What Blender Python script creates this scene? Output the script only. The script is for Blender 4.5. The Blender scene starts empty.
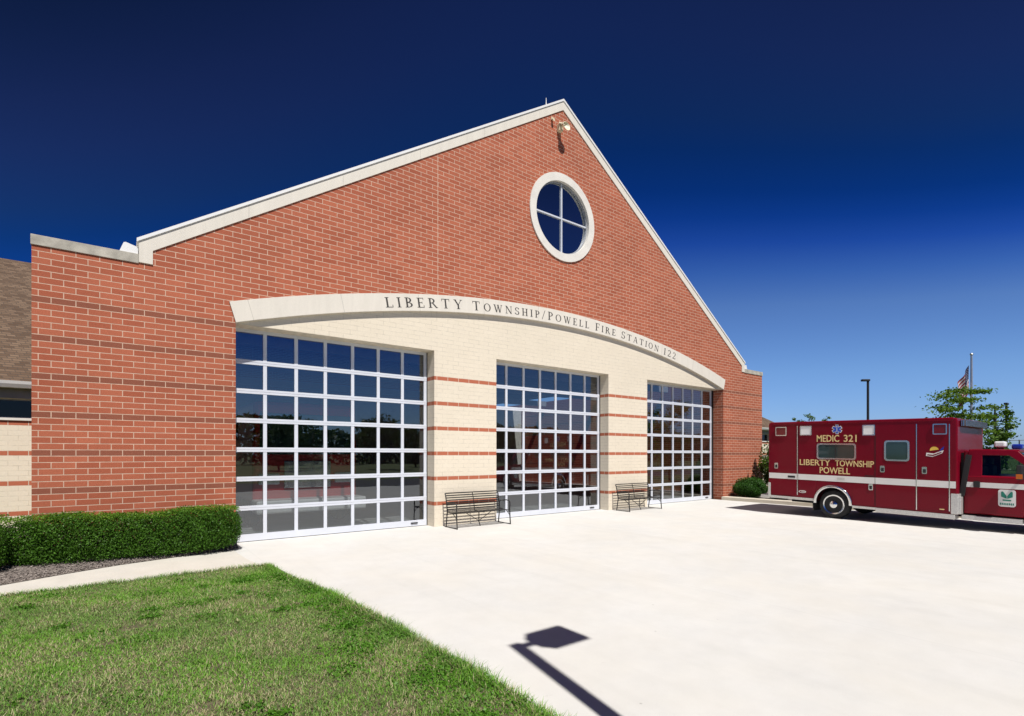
import bpy, bmesh, math, random
import numpy as np
from mathutils import Vector, Matrix
R = math.radians
PI = math.pi
random.seed(7)
rng = np.random.default_rng(11)
S = bpy.context.scene
COL = S.collection

# ------------------------------------------------------------------ camera
YAW = 0.6474
cam = bpy.data.cameras.new("camera")
cam.sensor_width = 36.0
cam.lens = 517.07 / 1024 * 36
cam.shift_y = (454.33 - 358) / 1024
cam.clip_start = 0.05
cam.clip_end = 5000
co = bpy.data.objects.new("camera", cam)
co.location = (1.124, -11.0525, 1.7548)
co.rotation_euler = (R(90), 0, -YAW)
COL.objects.link(co)
S.camera = co

# ------------------------------------------------------------------ node helpers
def new_mat(name):
    m = bpy.data.materials.new(name)
    m.use_nodes = True
    nt = m.node_tree
    nt.nodes.clear()
    out = nt.nodes.new('ShaderNodeOutputMaterial')
    return m, nt, out

def N(nt, t, **kw):
    n = nt.nodes.new(t)
    for k, v in kw.items():
        if k in n.inputs.keys():
            n.inputs[k].default_value = v
        else:
            setattr(n, k, v)
    return n

def L(nt, a, b):
    nt.links.new(a, b)

def math_n(nt, op, a, b=None, c=None):
    n = nt.nodes.new('ShaderNodeMath')
    n.operation = op
    for i, v in enumerate((a, b, c)):
        if v is None:
            continue
        if isinstance(v, (int, float)):
            n.inputs[i].default_value = v
        else:
            nt.links.new(v, n.inputs[i])
    return n.outputs[0]

def mix_c(nt, fac, a, b, blend='MIX'):
    n = nt.nodes.new('ShaderNodeMix')
    n.data_type = 'RGBA'
    n.blend_type = blend
    n.clamp_factor = True
    for i, v in ((0, fac), (6, a), (7, b)):
        if isinstance(v, (int, float)):
            n.inputs[i].default_value = v
        elif isinstance(v, (tuple, list)):
            n.inputs[i].default_value = (*v[:3], 1)
        else:
            nt.links.new(v, n.inputs[i])
    return n.outputs[2]

def noise(nt, vec, scale, detail=4, rough=.55):
    n = nt.nodes.new('ShaderNodeTexNoise')
    n.inputs['Scale'].default_value = scale
    n.inputs['Detail'].default_value = detail
    n.inputs['Roughness'].default_value = rough
    if vec is not None:
        nt.links.new(vec, n.inputs['Vector'])
    return n.outputs['Fac']

def maprange(nt, v, a, b, c, d):
    n = nt.nodes.new('ShaderNodeMapRange')
    n.inputs[1].default_value = a
    n.inputs[2].default_value = b
    n.inputs[3].default_value = c
    n.inputs[4].default_value = d
    nt.links.new(v, n.inputs[0])
    return n.outputs[0]

def bump(nt, h, strength=.3, dist=.01):
    n = nt.nodes.new('ShaderNodeBump')
    n.inputs['Strength'].default_value = strength
    n.inputs['Distance'].default_value = dist
    nt.links.new(h, n.inputs['Height'])
    return n.outputs['Normal']

def simple(name, col, rough=.5, metal=0, var=.12, scale=3., coat=0, spec=.5, bmp=0, bscale=60):
    m, nt, out = new_mat(name)
    p = N(nt, 'ShaderNodeBsdfPrincipled', Roughness=rough, Metallic=metal)
    p.inputs['Specular IOR Level'].default_value = spec
    p.inputs['Coat Weight'].default_value = coat
    p.inputs['Coat Roughness'].default_value = .04
    geo = N(nt, 'ShaderNodeNewGeometry')
    f = noise(nt, geo.outputs['Position'], scale, 5)
    v = maprange(nt, f, .3, .7, 1 - var, 1 + var)
    hsv = N(nt, 'ShaderNodeHueSaturation')
    hsv.inputs['Color'].default_value = (*col, 1)
    L(nt, v, hsv.inputs['Value'])
    L(nt, hsv.outputs[0], p.inputs['Base Color'])
    if bmp:
        L(nt, bump(nt, noise(nt, geo.outputs['Position'], bscale, 3), bmp, .004), p.inputs['Normal'])
    L(nt, p.outputs[0], out.inputs[0])
    return m

def brick_mat(name, c1, c2, band, mortar, band_max, stain=.10, bmp=.45, grain=.17):
    m, nt, out = new_mat(name)
    p = N(nt, 'ShaderNodeBsdfPrincipled', Roughness=.85)
    p.inputs['Specular IOR Level'].default_value = .25
    geo = N(nt, 'ShaderNodeNewGeometry')
    sp = N(nt, 'ShaderNodeSeparateXYZ'); L(nt, geo.outputs['Position'], sp.inputs[0])
    sn = N(nt, 'ShaderNodeSeparateXYZ'); L(nt, geo.outputs['True Normal'], sn.inputs[0])
    ax = math_n(nt, 'GREATER_THAN', math_n(nt, 'ABSOLUTE', sn.outputs[0]), .6)
    x = math_n(nt, 'ADD', math_n(nt, 'MULTIPLY', sp.outputs[0], math_n(nt, 'SUBTRACT', 1., ax)),
               math_n(nt, 'MULTIPLY', sp.outputs[1], ax))
    x = math_n(nt, 'ADD', x, 30.48 - .2306)
    cb = N(nt, 'ShaderNodeCombineXYZ')
    L(nt, x, cb.inputs[0]); L(nt, sp.outputs[2], cb.inputs[1])
    b = N(nt, 'ShaderNodeTexBrick')
    b.offset = .5; b.offset_frequency = 2; b.squash = 1
    L(nt, cb.outputs[0], b.inputs['Vector'])
    b.inputs['Scale'].default_value = 1
    b.inputs['Mortar Size'].default_value = .0062
    b.inputs['Mortar Smooth'].default_value = .15
    b.inputs['Bias'].default_value = 0
    b.inputs['Brick Width'].default_value = .3048
    b.inputs['Row Height'].default_value = .1016
    row = math_n(nt, 'FLOOR', math_n(nt, 'DIVIDE', sp.outputs[2], .1016))
    isb = math_n(nt, 'COMPARE', math_n(nt, 'MODULO', math_n(nt, 'ADD', row, 60.), 6.), 5., .2)
    isb = math_n(nt, 'MULTIPLY', isb, math_n(nt, 'LESS_THAN', row, band_max + .5))
    b.inputs['Color1'].default_value = (*c1, 1)
    b.inputs['Color2'].default_value = (*c2, 1)
    b.inputs['Mortar'].default_value = (.5, .5, .5, 1)
    face = mix_c(nt, isb, b.outputs['Color'], band)
    # per-face grain, broad weathering
    g = maprange(nt, noise(nt, geo.outputs['Position'], 45, 4, .7), .25, .75, 1 - grain, 1 + grain)
    w = maprange(nt, noise(nt, geo.outputs['Position'], .55, 5, .6), .3, .7, 1 - stain, 1 + stain)
    gw = math_n(nt, 'MULTIPLY', g, w)
    hs = N(nt, 'ShaderNodeHueSaturation'); L(nt, face, hs.inputs['Color']); L(nt, gw, hs.inputs['Value'])
    mh = N(nt, 'ShaderNodeHueSaturation'); mh.inputs['Color'].default_value = (*mortar, 1)
    L(nt, maprange(nt, noise(nt, geo.outputs['Position'], 9, 3), .3, .7, .8, 1.1), mh.inputs['Value'])
    cj = 0.
    for xj in (7.23,):
        cj = math_n(nt, 'MAXIMUM', cj, math_n(nt, 'LESS_THAN', math_n(nt, 'ABSOLUTE', math_n(nt, 'SUBTRACT', sp.outputs[0], xj)), .005))
    cj = math_n(nt, 'MULTIPLY', cj, math_n(nt, 'GREATER_THAN', sp.outputs[2], 5.0))
    c = mix_c(nt, math_n(nt, 'MAXIMUM', b.outputs['Fac'], cj), hs.outputs[0], mh.outputs[0])
    L(nt, c, p.inputs['Base Color'])
    inv = math_n(nt, 'SUBTRACT', 1., b.outputs['Fac'])
    hgt = math_n(nt, 'ADD', inv, math_n(nt, 'MULTIPLY', noise(nt, geo.outputs['Position'], 90, 3), .35))
    L(nt, bump(nt, hgt, bmp, .006), p.inputs['Normal'])
    L(nt, p.outputs[0], out.inputs[0])
    return m

def glass_mat(name, tint, ior, rough=0.0):
    m, nt, out = new_mat(name)
    tr = N(nt, 'ShaderNodeBsdfTransparent'); tr.inputs[0].default_value = (*tint, 1)
    gl = N(nt, 'ShaderNodeBsdfGlossy'); gl.inputs['Color'].default_value = (.86, .93, 1, 1); gl.inputs['Roughness'].default_value = rough
    fr = N(nt, 'ShaderNodeFresnel'); fr.inputs['IOR'].default_value = ior
    geo = N(nt, 'ShaderNodeNewGeometry')
    nn = bump(nt, noise(nt, geo.outputs['Position'], 1.3, 1), .05, .02)
    L(nt, nn, gl.inputs['Normal'])
    mx = N(nt, 'ShaderNodeMixShader')
    L(nt, math_n(nt, 'MULTIPLY', fr.outputs[0], math_n(nt, 'SUBTRACT', 1., geo.outputs['Backfacing'])), mx.inputs[0]); L(nt, tr.outputs[0], mx.inputs[1]); L(nt, gl.outputs[0], mx.inputs[2])
    L(nt, mx.outputs[0], out.inputs[0])
    return m

def leaf_mat(name, dark, light, hue=.03, trans=.35):
    m, nt, out = new_mat(name)
    geo = N(nt, 'ShaderNodeNewGeometry')
    r = geo.outputs['Random Per Island']
    nz = noise(nt, geo.outputs['Position'], 2.2, 3)
    f = math_n(nt, 'ADD', math_n(nt, 'MULTIPLY', r, .65), math_n(nt, 'MULTIPLY', nz, .45))
    c = mix_c(nt, f, dark, light)
    d = N(nt, 'ShaderNodeBsdfPrincipled', Roughness=.45)
    d.inputs['Specular IOR Level'].default_value = .18
    t = N(nt, 'ShaderNodeBsdfTranslucent')
    L(nt, c, d.inputs['Base Color'])
    L(nt, mix_c(nt, 1., c, (.9, 1.0, .35), 'MULTIPLY'), t.inputs[0])
    mx = N(nt, 'ShaderNodeMixShader'); mx.inputs[0].default_value = trans
    L(nt, d.outputs[0], mx.inputs[1]); L(nt, t.outputs[0], mx.inputs[2])
    L(nt, mx.outputs[0], out.inputs[0])
    return m

M = {}
M['brick'] = brick_mat('red_brick', (.345, .093, .048), (.425, .126, .067), (.25, .082, .048), (.62, .43, .315), 41)
M['cream'] = brick_mat('cream_brick', (.70, .62, .49), (.715, .635, .505), (.43, .13, .07), (.665, .588, .462), 36, .04, .15, .07)
M['stone'] = simple('cast_stone', (.70, .665, .60), .8, var=.07, scale=4, bmp=.12, bscale=120)
def stone_mat(name, mode):
    m, nt, out = new_mat(name)
    p = N(nt, 'ShaderNodeBsdfPrincipled', Roughness=.82)
    p.inputs['Specular IOR Level'].default_value = .25
    geo = N(nt, 'ShaderNodeNewGeometry'); pos = geo.outputs['Position']
    sp = N(nt, 'ShaderNodeSeparateXYZ'); L(nt, pos, sp.inputs[0])
    if mode == 'arc':
        a = math_n(nt, 'ARCTAN2', math_n(nt, 'SUBTRACT', sp.outputs[0], 11.31), math_n(nt, 'SUBTRACT', sp.outputs[2], -24.43))
        q = math_n(nt, 'MULTIPLY', a, 29.92)
    else:
        q = math_n(nt, 'SUBTRACT', sp.outputs[0], 11.33)
    per = 1.83
    j = math_n(nt, 'ABSOLUTE', math_n(nt, 'SUBTRACT', math_n(nt, 'MODULO', math_n(nt, 'ADD', q, per * 20), per), per / 2))
    v = maprange(nt, j, .003, .007, .72, 1.)
    mp = N(nt, 'ShaderNodeMapping'); mp.inputs['Scale'].default_value = (5, 5, .7); L(nt, pos, mp.inputs[0])
    v = math_n(nt, 'MULTIPLY', v, maprange(nt, noise(nt, mp.outputs[0], 1.2, 6, .65),   .35, .75, 1.03, .93))
    v = math_n(nt, 'MULTIPLY', v, maprange(nt, noise(nt, pos, 60, 3), .2, .8, .95, 1.05))
    hs = N(nt, 'ShaderNodeHueSaturation'); hs.inputs['Color'].default_value = (.70, .65, .565, 1)
    L(nt, v, hs.inputs['Value']); L(nt, hs.outputs[0], p.inputs['Base Color'])
    L(nt, bump(nt, noise(nt, pos, 120, 3), .12, .004), p.inputs['Normal'])
    L(nt, p.outputs[0], out.inputs[0])
    return m
M['archstone'] = stone_mat('arch_stone', 'arc')
M['rakestone'] = stone_mat('rake_stone', 'x')
M['coping'] = simple('weathered_coping', (.40, .37, .31), .85, var=.3, scale=5, bmp=.2)
M['inset'] = simple('incised_lettering', (.055, .05, .045), .8)
M['flash'] = simple('white_flashing', (.78, .77, .75), .4, var=.03)
M['alum'] = simple('painted_aluminium', (.62, .64, .69), .35, var=.04, spec=.5)
M['black'] = simple('black_rubber', (.012, .012, .013), .6)
M['wframe'] = simple('grey_window_frame', (.30, .31, .33), .45)
M['glass'] = glass_mat('door_glass', (.70, .72, .73), 2.3)
M['wglass'] = glass_mat('window_glass', (.30, .36, .46), 6.5)
M['sglass'] = glass_mat('strip_window_glass', (.10, .10, .10), 1.35)
M['inside'] = simple('interior_block', (.50, .50, .47), .9)
M['infloor'] = simple('interior_floor', (.42, .42, .40), .5)
M['soffit'] = simple('olive_soffit', (.20, .20, .15), .8)
M['iron'] = simple('black_iron', (.018, .017, .016), .45, spec=.4)
M['pole'] = simple('dark_bronze', (.016, .017, .02), .5)
M['polew'] = simple('pole_aluminium', (.55, .56, .58), .35, metal=.7)
M['red'] = simple('deep_red_paint', (.16, .002, .012), .3, var=.05, coat=.12, spec=.16)
M['redl'] = simple('deep_red_lower_paint', (.18, .003, .013), .28, var=.05, coat=.08, spec=.2)
M['engine_red'] = simple('fire_engine_red', (.50, .02, .02), .35, var=.05)
M['white'] = simple('reflective_white', (.74, .73, .70), .4, var=.03)
M['gold'] = simple('gold_lettering', (.72, .55, .25), .45, var=.04)
M['chrome'] = simple('chrome', (.70, .70, .70), .16, metal=1, var=.05)
M['tread'] = simple('tread_plate', (.62, .61, .58), .35, metal=.55, var=.15, scale=40)
M['tyre'] = simple('tyre_rubber', (.016, .016, .016), .8)
M['dark'] = simple('underbody', (.010, .010, .010), .8)
M['vglass'] = glass_mat('vehicle_glass', (.62, .70, .66), 1.4)
M['vpriv'] = simple('privacy_glass', (.02, .045, .045), .06, var=.25, scale=1.5, spec=.8, coat=.5)
M['lens'] = simple('clear_lens', (.82, .82, .82), .2, var=.05)
M['redlens'] = simple('red_lens', (.16, .004, .008), .2, coat=.2)
M['amber'] = simple('amber_lens', (.55, .13, .01), .25)
M['bluelens'] = simple('blue_lens', (.01, .03, .35), .2, coat=.4)
M['blue'] = simple('emblem_blue', (.02, .07, .45), .45)
M['green'] = simple('emblem_green', (.01, .20, .14), .5)
M['yellow'] = simple('emblem_yellow', (.75, .50, .07), .5)
M['vinyl'] = simple('seat_vinyl', (.03, .03, .035), .7)
M['siren'] = simple('siren_beige', (.66, .60, .42), .5)
M['bark'] = simple('bark', (.10, .075, .055), .9, var=.3, scale=20)
M['beam'] = simple('steel_grey', (.25, .25, .26), .6)
M['leaf_hedge'] = leaf_mat('hedge_leaf', (.012, .042, .005), (.10, .235, .024), trans=.3)
M['leaf_box'] = leaf_mat('boxwood_leaf', (.010, .040, .008), (.055, .15, .02))
M['leaf_tree'] = leaf_mat('tree_leaf', (.035, .085, .014), (.14, .235, .035))
M['leaf_light'] = leaf_mat('light_tree_leaf', (.05, .11, .016), (.19, .29, .045), trans=.45)
M['leaf_dark'] = leaf_mat('dark_tree_leaf', (.035, .062, .024), (.095, .145, .05))
M['leaf_purple'] = leaf_mat('purple_leaf', (.03, .012, .014), (.07, .04, .03))
M['acgrey'] = simple('condenser_grey', (.07, .06, .065), .5)
M['rimshade'] = simple('shaded_wheel_steel', (.16, .155, .15), .4, metal=.6)  # wheel steel darkened to put the shade inside the rim into its colour
M['flagred'] = simple('flag_red', (.24, .010, .02), .8)
M['flagblue'] = simple('flag_blue', (.008, .012, .06), .8)
M['flagwhite'] = simple('flag_white', (.52, .50, .50), .8)

def concrete_mat(name, base, joints=True):
    m, nt, out = new_mat(name)
    p = N(nt, 'ShaderNodeBsdfPrincipled', Roughness=.9)
    p.inputs['Specular IOR Level'].default_value = .2
    geo = N(nt, 'ShaderNodeNewGeometry')
    pos = geo.outputs['Position']
    a = maprange(nt, noise(nt, pos, .35, 6, .6), .3, .7, .93, 1.05)
    b = maprange(nt, noise(nt, pos, 2.7, 5, .65), .3, .7, .95, 1.04)
    c = maprange(nt, noise(nt, pos, 140, 2, .7), .2, .8, .93, 1.07)
    v = math_n(nt, 'MULTIPLY', math_n(nt, 'MULTIPLY', a, b), c)
    # dark specks and scuffs
    sc = maprange(nt, noise(nt, pos, 6.5, 8, .75), .63, .76, 1., .82)
    # small dark droplets and long faint tyre scuffs towards the bays
    vo = N(nt, 'ShaderNodeTexVoronoi'); vo.inputs['Scale'].default_value = 1.9; L(nt, pos, vo.inputs['Vector'])
    v = math_n(nt, 'MULTIPLY', v, maprange(nt, vo.outputs['Distance'], .012, .026, .62, 1.))
    mp = N(nt, 'ShaderNodeMapping'); mp.inputs['Scale'].default_value = (2.2, .10, 1.); L(nt, pos, mp.inputs[0])
    v = math_n(nt, 'MULTIPLY', v, maprange(nt, noise(nt, mp.outputs[0], 1.4, 4, .6), .52, .72, 1., .945))
    v = math_n(nt, 'MULTIPLY', v, sc)
    if joints:
        sp = N(nt, 'ShaderNodeSeparateXYZ'); L(nt, pos, sp.inputs[0])
        for k, (per, off) in ((0, (4.19, 2.98)), (1, (40., -11.))):
            q = math_n(nt, 'MODULO', math_n(nt, 'ADD', sp.outputs[k], per * 40 - off + per / 2), per)
            q = math_n(nt, 'ABSOLUTE', math_n(nt, 'SUBTRACT', q, per / 2))
            v = math_n(nt, 'MULTIPLY', v, maprange(nt, q, .003, .008, .90, 1.))
    hs = N(nt, 'ShaderNodeHueSaturation'); hs.inputs['Color'].default_value = (*base, 1)
    L(nt, v, hs.inputs['Value'])
    tint = mix_c(nt, maprange(nt, noise(nt, pos, .8, 3), .35, .7, 0, .35), hs.outputs[0], (base[0] * 1.02, base[1] * .97, base[2] * .88))
    L(nt, tint, p.inputs['Base Color'])
    L(nt, bump(nt, noise(nt, pos, 160, 3), .12, .003), p.inputs['Normal'])
    L(nt, p.outputs[0], out.inputs[0])
    return m

M['apron'] = concrete_mat('apron_concrete', (.57, .562, .54))
M['walk'] = concrete_mat('sidewalk_concrete', (.545, .52, .47), False)
M['asphalt'] = simple('asphalt', (.055, .055, .058), .9, var=.2, scale=8, bmp=.3)
M['mulch'] = simple('mulch', (.15, .125, .11), .95, var=.45, scale=30, bmp=.9, bscale=45)
M['soil'] = simple('lawn_soil', (.10, .085, .045), .95, var=.5, scale=40, bmp=.6)
M['kerbm'] = concrete_mat('kerb_concrete', (.58, .53, .44), False)

def farground():
    m, nt, out = new_mat('far_grass')
    p = N(nt, 'ShaderNodeBsdfPrincipled', Roughness=.95)
    geo = N(nt, 'ShaderNodeNewGeometry')
    a = noise(nt, geo.outputs['Position'], .25, 6, .65)
    b = noise(nt, geo.outputs['Position'], 6, 5, .7)
    f = math_n(nt, 'ADD', math_n(nt, 'MULTIPLY', a, .6), math_n(nt, 'MULTIPLY', b, .4))
    c = mix_c(nt, maprange(nt, f, .35, .65, 0, 1), (.05, .085, .022), (.13, .14, .05))
    L(nt, c, p.inputs['Base Color'])
    L(nt, bump(nt, b, .8, .05), p.inputs['Normal'])
    L(nt, p.outputs[0], out.inputs[0])
    return m
M['far'] = farground()

def shingle():
    m, nt, out = new_mat('asphalt_shingle')
    p = N(nt, 'ShaderNodeBsdfPrincipled', Roughness=.95)
    p.inputs['Specular IOR Level'].default_value = .15
    geo = N(nt, 'ShaderNodeNewGeometry')
    sp = N(nt, 'ShaderNodeSeparateXYZ'); L(nt, geo.outputs['Position'], sp.inputs[0])
    cb = N(nt, 'ShaderNodeCombineXYZ')
    L(nt, math_n(nt, 'ADD', math_n(nt, 'ADD', sp.outputs[0], math_n(nt, 'MULTIPLY', sp.outputs[1], .37)), 50.), cb.inputs[0])
    L(nt, sp.outputs[2], cb.inputs[1])
    b = N(nt, 'ShaderNodeTexBrick'); b.offset = .37; b.offset_frequency = 2
    L(nt, cb.outputs[0], b.inputs['Vector'])
    b.inputs['Scale'].default_value = 1
    b.inputs['Brick Width'].default_value = .15; b.inputs['Row Height'].default_value = .055
    b.inputs['Mortar Size'].default_value = .006
    b.inputs['Color1'].default_value = (.090, .057, .038, 1); b.inputs['Color2'].default_value = (.175, .118, .080, 1)
    b.inputs['Mortar'].default_value = (.07, .055, .045, 1)
    v = maprange(nt, noise(nt, geo.outputs['Position'], 70, 4, .7), .2, .8, .75, 1.25)
    hs = N(nt, 'ShaderNodeHueSaturation'); L(nt, b.outputs[0], hs.inputs['Color']); L(nt, v, hs.inputs['Value'])
    L(nt, hs.outputs[0], p.inputs['Base Color'])
    L(nt, p.outputs[0], out.inputs[0])
    return m
M['shingle'] = shingle()

def grass_mat():
    m, nt, out = new_mat('grass_blade')
    geo = N(nt, 'ShaderNodeNewGeometry')
    pos = geo.outputs['Position']
    r = geo.outputs['Random Per Island']
    g = mix_c(nt, r, (.085, .195, .036), (.235, .40, .072))
    patch = noise(nt, pos, 1.5, 4, .6)
    fresh = noise(nt, pos, .8, 3, .5)
    g = mix_c(nt, maprange(nt, fresh, .44, .60, 0, .9), g, mix_c(nt, r, (.09, .25, .02), (.22, .46, .04)))
    # dry straw: more blades in dry patches
    th = maprange(nt, patch, .36, .72, .97, .42)
    dry = math_n(nt, 'GREATER_THAN', math_n(nt, 'FRACT', math_n(nt, 'MULTIPLY', r, 17.3)), th)
    c = mix_c(nt, dry, g, mix_c(nt, r, (.34, .30, .15), (.58, .52, .31)))
    d = N(nt, 'ShaderNodeBsdfPrincipled', Roughness=.5)
    d.inputs['Specular IOR Level'].default_value = .3
    t = N(nt, 'ShaderNodeBsdfTranslucent')
    L(nt, c, d.inputs['Base Color']); L(nt, c, t.inputs[0])
    mx = N(nt, 'ShaderNodeMixShader'); mx.inputs[0].default_value = .3
    L(nt, d.outputs[0], mx.inputs[1]); L(nt, t.outputs[0], mx.inputs[2])
    L(nt, mx.outputs[0], out.inputs[0])
    return m
M['grass'] = grass_mat()

# ------------------------------------------------------------------ mesh helpers
def link(name, me, mat, parent=None):
    o = bpy.data.objects.new(name, me)
    if mat is not None:
        me.materials.clear()
        me.materials.append(mat)
    COL.objects.link(o)
    if parent is not None:
        o.parent = parent
    return o

def tag(o, label=None, cat=None, group=None, kind=None):
    for k, v in (('label', label), ('category', cat), ('group', group), ('kind', kind)):
        if v:
            o[k] = v
    return o

def empty(name, loc, rz=0):
    o = bpy.data.objects.new(name, None)
    o.location = loc
    o.rotation_euler = (0, 0, rz)
    o.empty_display_size = .3
    COL.objects.link(o)
    return o

class MB:
    def __init__(self):
        self.v = []; self.f = []
    def add(self, vs, fs):
        n = len(self.v)
        self.v += [tuple(p) for p in vs]
        self.f += [tuple(i + n for i in q) for q in fs]
        return self
    def box(self, x0, x1, y0, y1, z0, z1):
        vs = [(x, y, z) for z in (z0, z1) for y in (y0, y1) for x in (x0, x1)]
        return self.add(vs, [(0, 2, 3, 1), (4, 5, 7, 6), (0, 1, 5, 4), (2, 6, 7, 3), (0, 4, 6, 2), (1, 3, 7, 5)])
    def rbox(self, x0, x1, y0, y1, z0, z1, r, seg=2):
        bm = bmesh.new()
        bmesh.ops.create_cube(bm, size=1)
        for v in bm.verts:
            v.co = ((x0 + x1) / 2 + v.co.x * (x1 - x0), (y0 + y1) / 2 + v.co.y * (y1 - y0), (z0 + z1) / 2 + v.co.z * (z1 - z0))
        bmesh.ops.bevel(bm, geom=list(bm.edges), offset=r, segments=seg, profile=.5, affect='EDGES')
        return self.bm(bm)
    def bm(self, bm):
        bm.verts.index_update()
        self.add([v.co[:] for v in bm.verts], [[v.index for v in f.verts] for f in bm.faces])
        bm.free()
        return self
    def mesh(self, me):
        return self.add([v.co[:] for v in me.vertices], [list(p.vertices) for p in me.polygons])
    def beam(self, a, b, w, h, up=(0, 0, 1)):
        a = Vector(a); b = Vector(b)
        d = (b - a).normalized()
        s = d.cross(Vector(up))
        if s.length < 1e-4:
            s = d.cross(Vector((1, 0, 0)))
        s.normalize(); u = s.cross(d)
        vs = []
        for p in (a, b):
            for i, j in ((-1, -1), (1, -1), (1, 1), (-1, 1)):
                vs.append(p + s * (i * w / 2) + u * (j * h / 2))
        return self.add(vs, [(0, 1, 2, 3), (7, 6, 5, 4), (0, 4, 5, 1), (1, 5, 6, 2), (2, 6, 7, 3), (3, 7, 4, 0)])
    def tube(self, pts, rad, n=8):
        pts = [Vector(p) for p in pts]
        if not isinstance(rad, (list, tuple)):
            rad = [rad] * len(pts)
        vs = []; fs = []
        prev = None
        for i, p in enumerate(pts):
            d = (pts[min(i + 1, len(pts) - 1)] - pts[max(i - 1, 0)]).normalized()
            if prev is None:
                s = d.cross(Vector((0, 0, 1)))
                if s.length < 1e-3:
                    s = d.cross(Vector((1, 0, 0)))
            else:
                s = prev - d * prev.dot(d)
            s.normalize(); prev = s
            u = d.cross(s)
            for k in range(n):
                a = 2 * PI * k / n
                vs.append(p + (s * math.cos(a) + u * math.sin(a)) * rad[i])
        for i in range(len(pts) - 1):
            for k in range(n):
                a, b = i * n + k, i * n + (k + 1) % n
                fs.append((a, b, b + n, a + n))
        fs.append(tuple(range(n))[::-1]); fs.append(tuple(range(len(vs) - n, len(vs))))
        return self.add(vs, fs)
    def lathe(self, prof, axis='y', c=(0, 0, 0), n=32, cap=True):
        # prof: list of (r, h) ; revolved round the axis through c
        vs = []; fs = []
        for r, h in prof:
            for k in range(n):
                a = 2 * PI * k / n
                p = {'y': (r * math.cos(a), h, r * math.sin(a)), 'z': (r * math.cos(a), r * math.sin(a), h), 'x': (h, r * math.cos(a), r * math.sin(a))}[axis]
                vs.append((p[0] + c[0], p[1] + c[1], p[2] + c[2]))
        for i in range(len(prof) - 1):
            for k in range(n):
                a, b = i * n + k, i * n + (k + 1) % n
                fs.append((a, b, b + n, a + n))
        if cap:
            fs.append(tuple(range(n))[::-1]); fs.append(tuple(range(len(vs) - n, len(vs))))
        return self.add(vs, fs)
    def prism_x(self, prof, x0, x1):
        # prof (y,z) polygon swept along x
        n = len(prof)
        vs = [(x0, y, z) for y, z in prof] + [(x1, y, z) for y, z in prof]
        fs = [tuple(range(n))[::-1], tuple(range(n, 2 * n))] + [(i, (i + 1) % n, (i + 1) % n + n, i + n) for i in range(n)]
        return self.add(vs, fs)
    def prism_y(self, prof, y0, y1):
        n = len(prof)
        vs = [(x, y0, z) for x, z in prof] + [(x, y1, z) for x, z in prof]
        fs = [tuple(range(n)), tuple(range(n, 2 * n))[::-1]] + [(i, i + n, (i + 1) % n + n, (i + 1) % n) for i in range(n)]
        return self.add(vs, fs)
    def map(self, fn):
        self.v = [fn(*p) for p in self.v]
        return self
    def build(self, name, mat, parent=None, smooth=False):
        me = bpy.data.meshes.new(name)
        me.from_pydata(self.v, [], self.f)
        bm = bmesh.new(); bm.from_mesh(me)
        bmesh.ops.remove_doubles(bm, verts=bm.verts, dist=1e-5)
        bmesh.ops.recalc_face_normals(bm, faces=bm.faces)
        bm.to_mesh(me); bm.free()
        if smooth:
            for p in me.polygons:
                p.use_smooth = True
            try:
                me.set_sharp_from_angle(angle=R(38))
            except Exception:
                pass
        me.update()
        return link(name, me, mat, parent)

def curve_to_mesh(cu):
    o = bpy.data.objects.new('tmp', cu)
    COL.objects.link(o)
    dg = bpy.context.evaluated_depsgraph_get()
    me = bpy.data.meshes.new_from_object(o.evaluated_get(dg))
    bpy.data.objects.remove(o)
    bpy.data.curves.remove(cu)
    return me

def plate(outlines, y0, y1, bevel=0, seg=3):
    """outlines in (x,z): the first is the border, the others are holes; a slab from y0 (front) to y1."""
    cu = bpy.data.curves.new('tmp', 'CURVE')
    cu.dimensions = '2D'; cu.fill_mode = 'BOTH'
    cu.extrude = (y1 - y0) / 2 - bevel
    if bevel:
        cu.bevel_depth = bevel; cu.bevel_resolution = seg; cu.offset = -bevel
    for pts in outlines:
        sp = cu.splines.new('POLY')
        sp.points.add(len(pts) - 1)
        for i, p in enumerate(pts):
            sp.points[i].co = (p[0], p[1], 0, 1)
        sp.use_cyclic_u = True
    me = curve_to_mesh(cu)
    ym = (y0 + y1) / 2
    mb = MB()
    mb.add([(v.co.x, ym - v.co.z, v.co.y) for v in me.vertices], [list(p.vertices) for p in me.polygons])
    bpy.data.meshes.remove(me)
    return mb

def text_mb(body, w, h, depth=.004, bold=0., spacing=1.):
    """sans lettering in the x,z plane, its lower left corner at the origin, facing -y"""
    cu = bpy.data.curves.new('tmp', 'FONT')
    cu.body = body; cu.extrude = .5; cu.offset = bold; cu.space_character = spacing
    cu.resolution_u = 3
    me = curve_to_mesh(cu)
    xs = [v.co.x for v in me.vertices]; ys = [v.co.y for v in me.vertices]
    x0, x1, y0, y1 = min(xs), max(xs), min(ys), max(ys)
    mb = MB()
    mb.add([((v.co.x - x0) / (x1 - x0) * w, -v.co.z * depth, (v.co.y - y0) / (y1 - y0) * h) for v in me.vertices],
           [list(p.vertices) for p in me.polygons])
    bpy.data.meshes.remove(me)
    return mb

def circ(cx, cz, r, n=48, a0=0, a1=2 * PI, rz=None):
    return [(cx + r * math.cos(a0 + (a1 - a0) * i / n), cz + (rz or r) * math.sin(a0 + (a1 - a0) * i / n)) for i in range(n + (0 if abs(a1 - a0 - 2 * PI) < 1e-6 else 1))]

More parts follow.
